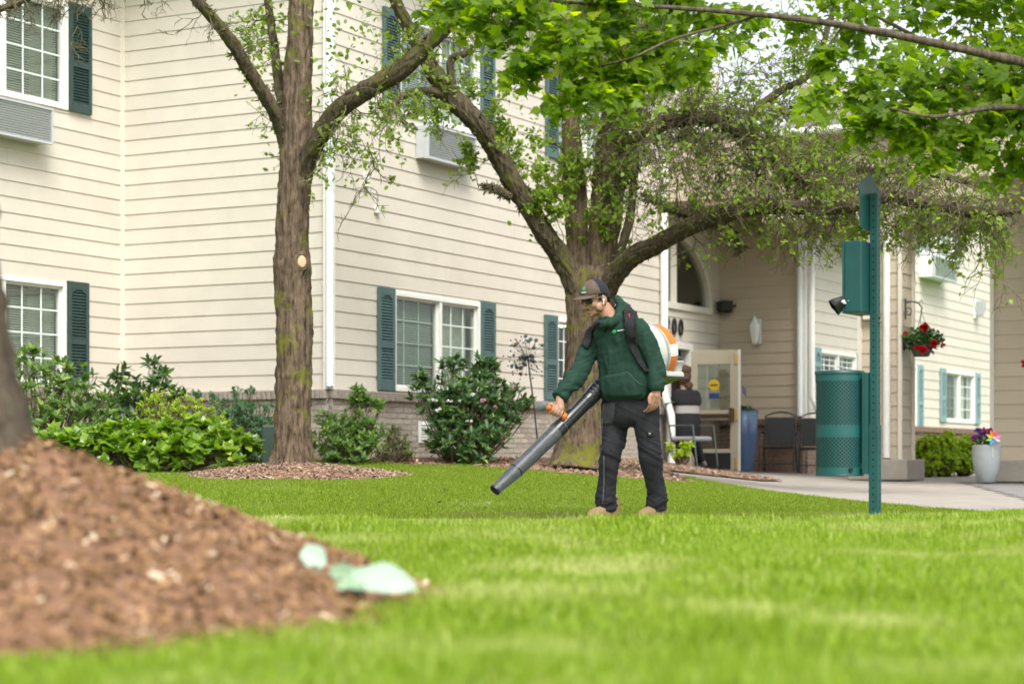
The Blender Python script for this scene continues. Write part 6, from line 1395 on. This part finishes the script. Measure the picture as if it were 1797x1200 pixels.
# ---------------------------------------------------------------- woman at the door
YW = 30.45
def K(px, py, d=0): return at(px, py, YW)+Vector((0, d, 0))
wm_ = K(1206, 824); wm_.z = tz(wm_.x, wm_.y)+.03
wo = thing('person', 'person in black top and trousers seen from behind at the entrance door', 'person', wm_)
X1 = Vector((1, 0, 0)); Yv = Vector((0, 1, 0)); gz = wm_.z
s = Solid(); s.ball(K(1201, 660), (.085, .1, .115)).chain([K(1201, 668), K(1202, 690)], [.055, .06])
s.loft([(K(1203, 684), X1*.15, Yv*.09), (K(1204, 700), X1*.19, Yv*.13), (K(1206, 722), X1*.18, Yv*.13), (K(1205, 750), X1*.19, Yv*.16), (K(1204, 772), X1*.17, Yv*.14)])
s.chain([K(1190, 690), K(1180, 706, .05), K(1181, 728, .12)], [.05, .043, .033]).chain([K(1222, 692), K(1226, 712, .08), K(1218, 728, .2)], [.05, .043, .033])
for a in ((-.02, 0), (.0, .01), (.02, .02)): s.chain([K(1181, 728, .12), K(1181, 735, .14)+Vector((a[0], a[1], 0)), K(1182, 740, .16)+Vector((a[0], a[1], 0))], [.016, .011, .009], n=8)
s.chain([K(1194, 775), K(1190, 800), K(1188, 818)], [.07, .05, .04]).chain([K(1216, 775), K(1226, 795, .08), K(1234, 808, .12)], [.07, .05, .04])
s.skin('body', mat('pale_skin', (.50, .30, .23), .55), wo, .012, 3)
s = Solid(); s.loft([(K(1203, 683), X1*.12, Yv*.10), (K(1203, 690), X1*.18, Yv*.13), (K(1205, 704), X1*.215, Yv*.16), (K(1207, 712), X1*.195, Yv*.16)]); s.chain([K(1190, 691), K(1182, 704, .03)], [.075, .07]).chain([K(1220, 692), K(1224, 704, .05)], [.075, .07]); s.skin('black_top', mat('black_jersey', (.012, .012, .014), .9), wo, .012, 3)
s = Solid(); s.loft([(K(1207, 707), X1*.185, Yv*.15), (K(1206, 718), X1*.19, Yv*.15), (K(1206, 727), X1*.195, Yv*.16)]); s.skin('white_waistband', mat('white_cloth', (.38, .37, .35), .9), wo, .012, 3)
s = Solid(); s.loft([(K(1206, 724), X1*.19, Yv*.155), (K(1205, 745), X1*.215, Yv*.19), (K(1204, 768), X1*.20, Yv*.17), (K(1203, 780), X1*.14, Yv*.12)]); s.chain([K(1193, 768), K(1190, 798), K(1188, 818)], [.115, .085, .075]).chain([K(1216, 768), K(1225, 793, .08), K(1231, 805, .12)], [.11, .085, .07]); s.skin('trousers', mat('black_cotton', (.011, .011, .013), .9), wo, .012, 3)
s = Solid(); s.ball(K(1201, 662), (.105, .115, .13)).ball(K(1203, 650), (.09, .1, .09)).ball(K(1206, 676), (.09, .08, .08)); s.skin('hair', mat('auburn_hair', (.075, .038, .022), .8), wo, .012, 1, lambda V: (fbm(V*26, 3, 4)-.4)*.045)
for (x0, y0, x1, y1, d) in ((1188, 820, 1191, 822, -.05), (1230, 803, 1238, 815, .15)):
    s = Solid(); s.chain([K(x0, y0, d), K(x1, y1, d-.05)], [.045, .038]); s.skin('shoe', mat('grey_trainer', (.16, .14, .15), .7), wo, .010, 2)

# ---------------------------------------------------------------- kinetic garden spinner
YG = 23.6
gs0 = at(947, 806, YG); gs0.z = tz(gs0.x, gs0.y)
gs = thing('garden_spinner', 'metal garden spinner with a globe of small discs on a thin stake', 'garden ornament', gs0)
ctr = at(925, 628, YG); rod = mat('weathered_steel', (.10, .105, .11), .5, metal=.5)
MB().tube([gs0, at(938, 720, YG), at(926, 627, YG)], .011, 6).tube([at(917, 626, YG), at(935, 626, YG)], .008, 6).build('stake', rod, gs)
g = np.random.default_rng(8); wires = []; cols = [mat('patina_teal', (.10, .24, .23), .5, metal=.4), mat('patina_slate', (.15, .17, .20), .5, metal=.4), mat('patina_bronze', (.18, .14, .12), .5, metal=.4)]
ds_ = [MB(), MB(), MB()]; big = 0
for k in range(110):
    d = g.normal(size=3); d /= np.linalg.norm(d); rr = .29*(.75+.3*g.random()) if k % 4 else .29*g.uniform(.4, .75); c = np.array(ctr)+d*rr*np.array([1, .8, .92]); wires.append((np.array([ctr, c]), np.array([.0016, .0014])))
    R_ = .011 if k % 5 else .026; nr = Vector((d[0]*.6+g.normal()*.3, -1+g.normal()*.4, d[2]*.6)); x, y, z = frame_of(nr)
    m = ds_[k % 3]; m.lathe([(R_*.3, .004), (R_, 0), (R_*.3, -.003)], 10, Matrix.Translation(Vector(c)) @ Matrix((x, y, z)).transposed().to_4x4())
for m, c in zip(ds_, cols): m.build('disc', c, gs, kind='stuff')
V, Fq = np_tubes(wires, 3); inst('spoke', np_mesh('spoke', V-np.array(gs0), Fq, rod), gs, WM[gs.name], 'stuff')
MB().ball(at(918, 626, YG), .03, 10, 8).ball(at(934, 626, YG), .03, 10, 8).build('hub', rod, gs)
# lit lamp in the room behind the spinner
M_LIT = bpy.data.materials.new('lit_lamp'); M_LIT.use_nodes = True; M_LIT.node_tree.nodes['Principled BSDF'].inputs['Emission Color'].default_value = (1, .9, .7, 1); M_LIT.node_tree.nodes['Principled BSDF'].inputs['Emission Strength'].default_value = 4
lp = at(987, 568, 28.6)
ll = thing('ceiling_lamp', 'lit round ceiling lamp behind the window between spinner and tree', 'lamp', lp); MB().lathe([(.03, -.05), (.09, -.03), (.10, .02), (.02, .04)], 18, Matrix.Translation(lp)).build('globe', M_LIT, ll); MB().tube([lp+UP*.04, lp+UP*.3], .008, 6).build('rod', M_TRIM, ll)
# small wall fittings on wall C
M = wm('C'); 
for (px, py, w_, h_, lab) in ((637, 318, .06, .16, 'narrow conduit box with a cable on the siding left of the hanging twigs'), (657, 368, .07, .09, 'small white outlet cover on the siding below the conduit box')):
    x = wx('C', px); z = wz('C', py, x); o = MB().box((x, -.045, z), (w_, .05, h_)).build('wall_outlet', M_TRIM, None, M, bevel=.006, local=True); tag(o, lab, 'outlet cover')
# ---------------------------------------------------------------- lawn grass, mulch chips, fallen leaves
def tuft(name, nb, rad, h, w, m, seed, lean=.35):
    g = np.random.default_rng(seed); VV = []; FF = []; rn = []
    for i in range(nb):
        a, q = g.random()*6.28, rad*math.sqrt(g.random()); b = np.array([q*math.cos(a), q*math.sin(a), -.004]); t = g.random()*6.28; d = np.array([math.cos(t), math.sin(t), 0]); s = np.array([-d[1], d[0], 0]); H = h*g.uniform(.55, 1.15); le = g.uniform(.05, lean)*2; W = w*g.uniform(.7, 1.2); n = len(VV)
        for k, (hh, ww) in enumerate(((0, 1), (.45, .9), (.8, .55))):
            c = b+np.array([0, 0, H*hh*(1-.25*le*hh)])+d*H*le*hh**2; VV += [c-s*W*ww/2, c+s*W*ww/2]
        VV.append(b+np.array([0, 0, H*(1-.25*le)])+d*H*le)
        FF += [(n, n+1, n+3), (n, n+3, n+2), (n+2, n+3, n+5), (n+2, n+5, n+4), (n+4, n+5, n+6)]; rn += [g.random()]*7
    return np_mesh(name, np.array(VV), np.array(FF), m, rnd=np.array(rn))
def scatter(name, pts, tufts, scale, kind='stuff', mask=None):
    """instances of a few tufts on points, by geometry nodes (a mass nobody could count)"""
    coll = bpy.data.collections.new(name+'_kinds')
    for i, me in enumerate(tufts): coll.objects.link(bpy.data.objects.new(me.name, me))
    me = bpy.data.meshes.new(name); me.vertices.add(len(pts)); me.vertices.foreach_set('co', np.ascontiguousarray(pts, np.float32).ravel()); me.update()
    sc_ = me.attributes.new('sc', 'FLOAT', 'POINT'); sc_.data.foreach_set('value', np.ascontiguousarray(scale, np.float32))
    rt = me.attributes.new('rz', 'FLOAT', 'POINT'); rt.data.foreach_set('value', RNG.uniform(0, 6.283, len(pts)).astype(np.float32))
    o = inst(name, me, None, Matrix.Identity(4), kind)
    ng = bpy.data.node_groups.new(name, 'GeometryNodeTree'); ng.interface.new_socket('Geometry', in_out='INPUT', socket_type='NodeSocketGeometry'); ng.interface.new_socket('Geometry', in_out='OUTPUT', socket_type='NodeSocketGeometry')
    N, L = ng.nodes, ng.links; gi = N.new('NodeGroupInput'); go = N.new('NodeGroupOutput'); mp = N.new('GeometryNodeMeshToPoints'); ip = N.new('GeometryNodeInstanceOnPoints'); ci = N.new('GeometryNodeCollectionInfo')
    ci.inputs['Collection'].default_value = coll; ci.inputs['Separate Children'].default_value = True; ci.inputs['Reset Children'].default_value = True
    L.new(gi.outputs[0], mp.inputs[0]); L.new(mp.outputs[0], ip.inputs['Points']); L.new(ci.outputs[0], ip.inputs['Instance']); ip.inputs['Pick Instance'].default_value = True
    a = N.new('GeometryNodeInputNamedAttribute'); a.data_type = 'FLOAT'; a.inputs[0].default_value = 'sc'; L.new(a.outputs[0], ip.inputs['Scale'])
    b = N.new('GeometryNodeInputNamedAttribute'); b.data_type = 'FLOAT'; b.inputs[0].default_value = 'rz'; cx = N.new('ShaderNodeCombineXYZ'); L.new(b.outputs[0], cx.inputs[2]); L.new(cx.outputs[0], ip.inputs['Rotation'])
    L.new(ip.outputs[0], go.inputs[0]); md = o.modifiers.new('scatter', 'NODES'); md.node_group = ng; return o
LM_GRASS = leafmat('grass_blade', (.13, .215, .014), (.32, .43, .045), (.52, .51, .22), tr=.45, rough=.5, spec=.3, patch=((.60, .58, .27), 1.25, .52, .65))
LM_GRASSF = leafmat('far_grass_blade', (.10, .17, .012), (.27, .355, .035), (.40, .39, .13), tr=.4, rough=.5, spec=.3, patch=((.27, .34, .08), 1.0, .54, .55))
LM_DRY = leafmat('dry_grass_blade', (.17, .17, .05), (.36, .32, .14), tr=.35)
near = [tuft('near_tuft', 46, .085, .052, .0038, LM_GRASS, k) for k in range(5)]
farT = [tuft('far_tuft', 44, .11, .042, .0050, LM_GRASSF, 10+k) for k in range(4)]
def pts_in(n, x0, x1, y0, y1, ok):
    x = RNG.uniform(x0, x1, n); y = RNG.uniform(y0, y1, n); k = ok(x, y); x, y = x[k], y[k]; return np.stack([x, y, terrain(x, y)], -1)
def edge_noise(x, y): return .10*(vnoise(np.stack([x*4, y*4, 0*x], -1), 3)-.5)
okn = lambda x, y: (np.abs(x) < .27*y+.7) & (mound(x, y)[0]+edge_noise(x, y)*1.2 > .97)
P1 = np.vstack([pts_in(15000, -3.2, 3.2, 1.4, 8, okn), pts_in(7000, -4, 4.6, 8, 12.95, okn)])
lim = lambda x, y: ~((y > 13.2) & (x > 3.7))
P1 = P1[lim(P1[:, 0], P1[:, 1])]
tall = .8+1.9*np.clip(vnoise(P1*np.array([2.2, 2.2, 0])+5, 4)-.5, 0, 1)+.5*np.clip(vnoise(P1*np.array([6, 6, 0])+9, 6)-.5, 0, 1)
scatter('lawn_grass', P1, near, RNG.uniform(.7, 1.15, len(P1))*tall)
def okf(x, y):
    s, o = bed(x, y); inb = bedmask(x, y); r1 = ring_dist(x, y) < .97
    return (np.abs(x) < .275*y+.8) & ~inb & ~r1 & ~((x > 1.2) & (y > lawn_edge(x)-.06)) & (o > -.2) & (x < 3.75)
P2 = pts_in(52000, -6.5, 3.8, 14.44, 26, okf)
scatter('lawn_grass', P2, farT, RNG.uniform(.7, 1.1, len(P2)))
P3 = pts_in(2600, -5, 3.6, 14.40, 14.85, lambda x, y: (vnoise(np.stack([x*1.5, 0*x, 0*x], -1), 9) > .35))
dry = [tuft('dry_tuft', 26, .07, .05, .004, LM_DRY, 30+k, .8) for k in range(3)]
scatter('lawn_grass', P3, dry, RNG.uniform(.5, 1.1, len(P3)))
# bark chips
def chips(name, P, nrm_up, smin, smax, m, seed):
    g = np.random.default_rng(seed); n = len(P); base = np.array([(-.5, -.16, 0), (.5, -.12, 0), (.46, .15, 0), (-.44, .13, 0), (-.42, -.1, .10), (.40, -.09, .13), (.42, .10, .12), (-.40, .09, .09)])
    Fc = np.array([(4, 5, 6, 7), (0, 1, 5, 4), (1, 2, 6, 5), (2, 3, 7, 6), (3, 0, 4, 7)]); z = np.array([0, 0, 1.])+g.normal(size=(n, 3))*.45; x, y, z = leaf_frames(z, g); s = g.uniform(smin, smax, n)*g.uniform(.5, 1.3, n); asp = g.uniform(.5, 1.6, n)
    V = P[:, None, :]+(base[None, :, 0, None]*x[:, None, :]+base[None, :, 1, None]*asp[:, None, None]*y[:, None, :]+base[None, :, 2, None]*z[:, None, :])*s[:, None, None]
    me = np_mesh(name, V.reshape(-1, 3), (Fc[None]+(np.arange(n)*8)[:, None, None]).reshape(-1, 4), m, smooth=False, rnd=np.repeat(g.random(n), 8)); return inst(name, me, None, Matrix.Identity(4), 'stuff')
LM_CHIP = leafmat('bark_chip', (.090, .047, .021), (.37, .220, .112), (.72, .60, .44), tr=.0, rough=.9, spec=.2)
LM_CHIP2 = leafmat('pale_bark_chip', (.13, .075, .05), (.36, .26, .19), (.56, .45, .36), tr=.0, rough=.9, spec=.2)
x = RNG.uniform(-3.6, .5, 44000); y = RNG.uniform(3.0, 7.4, 44000); d_, h_ = mound(x, y); k = (d_ < 1.0) & (np.abs(x) < .27*y+.6); x, y, h_ = x[k], y[k], h_[k]
Pm_ = np.stack([x, y, terrain(x, y)+h_+.006+.03*(fbm(np.stack([x*8, y*8, 0*x], -1))-.4)], -1); chips('bark_chips', Pm_, 0, .008, .040, LM_CHIP, 1)
x = RNG.uniform(T1.x-1.2, T1.x+1.2, 7000); y = RNG.uniform(T1.y-1.2, T1.y+1.2, 7000); k = ring_dist(x, y) < 1.03; x, y = x[k], y[k]
chips('bark_chips', np.stack([x, y, terrain(x, y)+.02+.12*np.clip(1-ring_dist(x, y), 0, 1)], -1), 0, .015, .06, LM_CHIP2, 2)
x = RNG.uniform(-7, 3.4, 30000); y = RNG.uniform(19.5, 32, 30000); k = bedmask(x, y); x, y = x[k], y[k]; chips('bark_chips', np.stack([x, y, terrain(x, y)+.03], -1), 0, .02, .07, LM_CHIP2, 3)
# fallen leaves on the lawn and litter on the pavement edge
fx = [at(a, b, Y) for a, b, Y in ((780, 858, 17.0), (690, 886, 15.4), (770, 884, 15.5), (878, 824, 20), (860, 884, 15.4), (1010, 872, 16))]
P = np.array([(p.x, p.y, tz(p.x, p.y)+.045) for p in fx]); me_leaf = leafmat('fallen_leaf', (.05, .035, .025), (.32, .27, .18), tr=.1)
for i, p in enumerate(P):
    me = np_mesh('fallen_leaf', LEAF_OVAL[0]*.06, LEAF_OVAL[1], me_leaf, rnd=np.full(7, i/6)); o = inst('fallen_leaf', me, None, Matrix.Translation(p) @ Matrix.Rotation(i*1.7, 4, 'Z') @ Matrix.Rotation(R(20), 4, 'X'))
    tag(o, ('dark dry leaf on the lawn straight above the blower nozzle side', 'brown dry leaf on the lawn edge below the trunk ring', 'dry leaf on the lawn edge left of the nozzle', 'tiny dry leaf far back on the lawn near the mulch bed', 'dry leaf directly below the blower nozzle', 'dry leaf on the lawn beside the worker\'s right boot')[i], 'leaf', 'dry leaves scattered on the lawn')
# pale woolly-leaved plant on the mound's edge
lam = at(640, 1000, 4.75); lam.z = tz(lam.x, lam.y)+.03
lt = thing('lambs_ear', 'pale woolly-leaved seedling at the edge of the foreground mulch', 'plant', lam)
LM_WOOL = leafmat('woolly_leaf', (.36, .47, .37), (.50, .59, .49), tr=.10, rough=.95, spec=.1); LM_WG = leafmat('green_woolly_leaf', (.27, .39, .25), (.34, .45, .31), tr=.25, rough=.95)
def big_leaf(base, tip, wid, nrm, m, cup=.12):
    base, tip = Vector(base), Vector(tip); ax = tip-base; L = ax.length; ax.normalize(); n_ = Vector(nrm); n_ = (n_-ax*n_.dot(ax)).normalized(); sx = ax.cross(n_); vs = []; NU, NV = 12, 8
    for i in range(NU+1):
        t = i/NU; w_ = wid*(math.sin(math.pi*min(1, t*.92+.06))**.75)
        for k in range(NV+1):
            u = -1+2*k/NV; vs.append(base+ax*L*t+sx*w_*u*.5+n_*(cup*wid*(u*u)-L*.25*t*t+.005*math.sin(9*t+3*u)+.004*abs(math.sin(5.5*u+3*t))))
    m_ = MB().add(vs, [(i*(NV+1)+k, i*(NV+1)+k+1, (i+1)*(NV+1)+k+1, (i+1)*(NV+1)+k) for i in range(NU) for k in range(NV)], True); o = m_.build('leaf', m, lt)
    return o
big_leaf(at(612, 1018, 4.7), at(715, 1010, 4.58), .098, (0, -.7, .7), LM_WOOL, .1); big_leaf(at(618, 1022, 4.75), at(578, 985, 4.8), .05, (-.3, -.6, .7), LM_WG); big_leaf(at(560, 1008, 4.85), at(538, 940, 4.95), .062, (.1, -1, .25), LM_WOOL); big_leaf(at(625, 1020, 4.75), at(640, 972, 4.9), .05, (0, -.9, .3), LM_WG)
big_leaf(at(640, 1030, 4.62), at(590, 1020, 4.6), .05, (0, -.5, .8), LM_WG)
MB().tube([lam-Vector((0, 0, .03)), at(618, 1024, 4.74)], .006, 6).build('stem', mat('pale_stem', (.3, .4, .28), .9), lt)
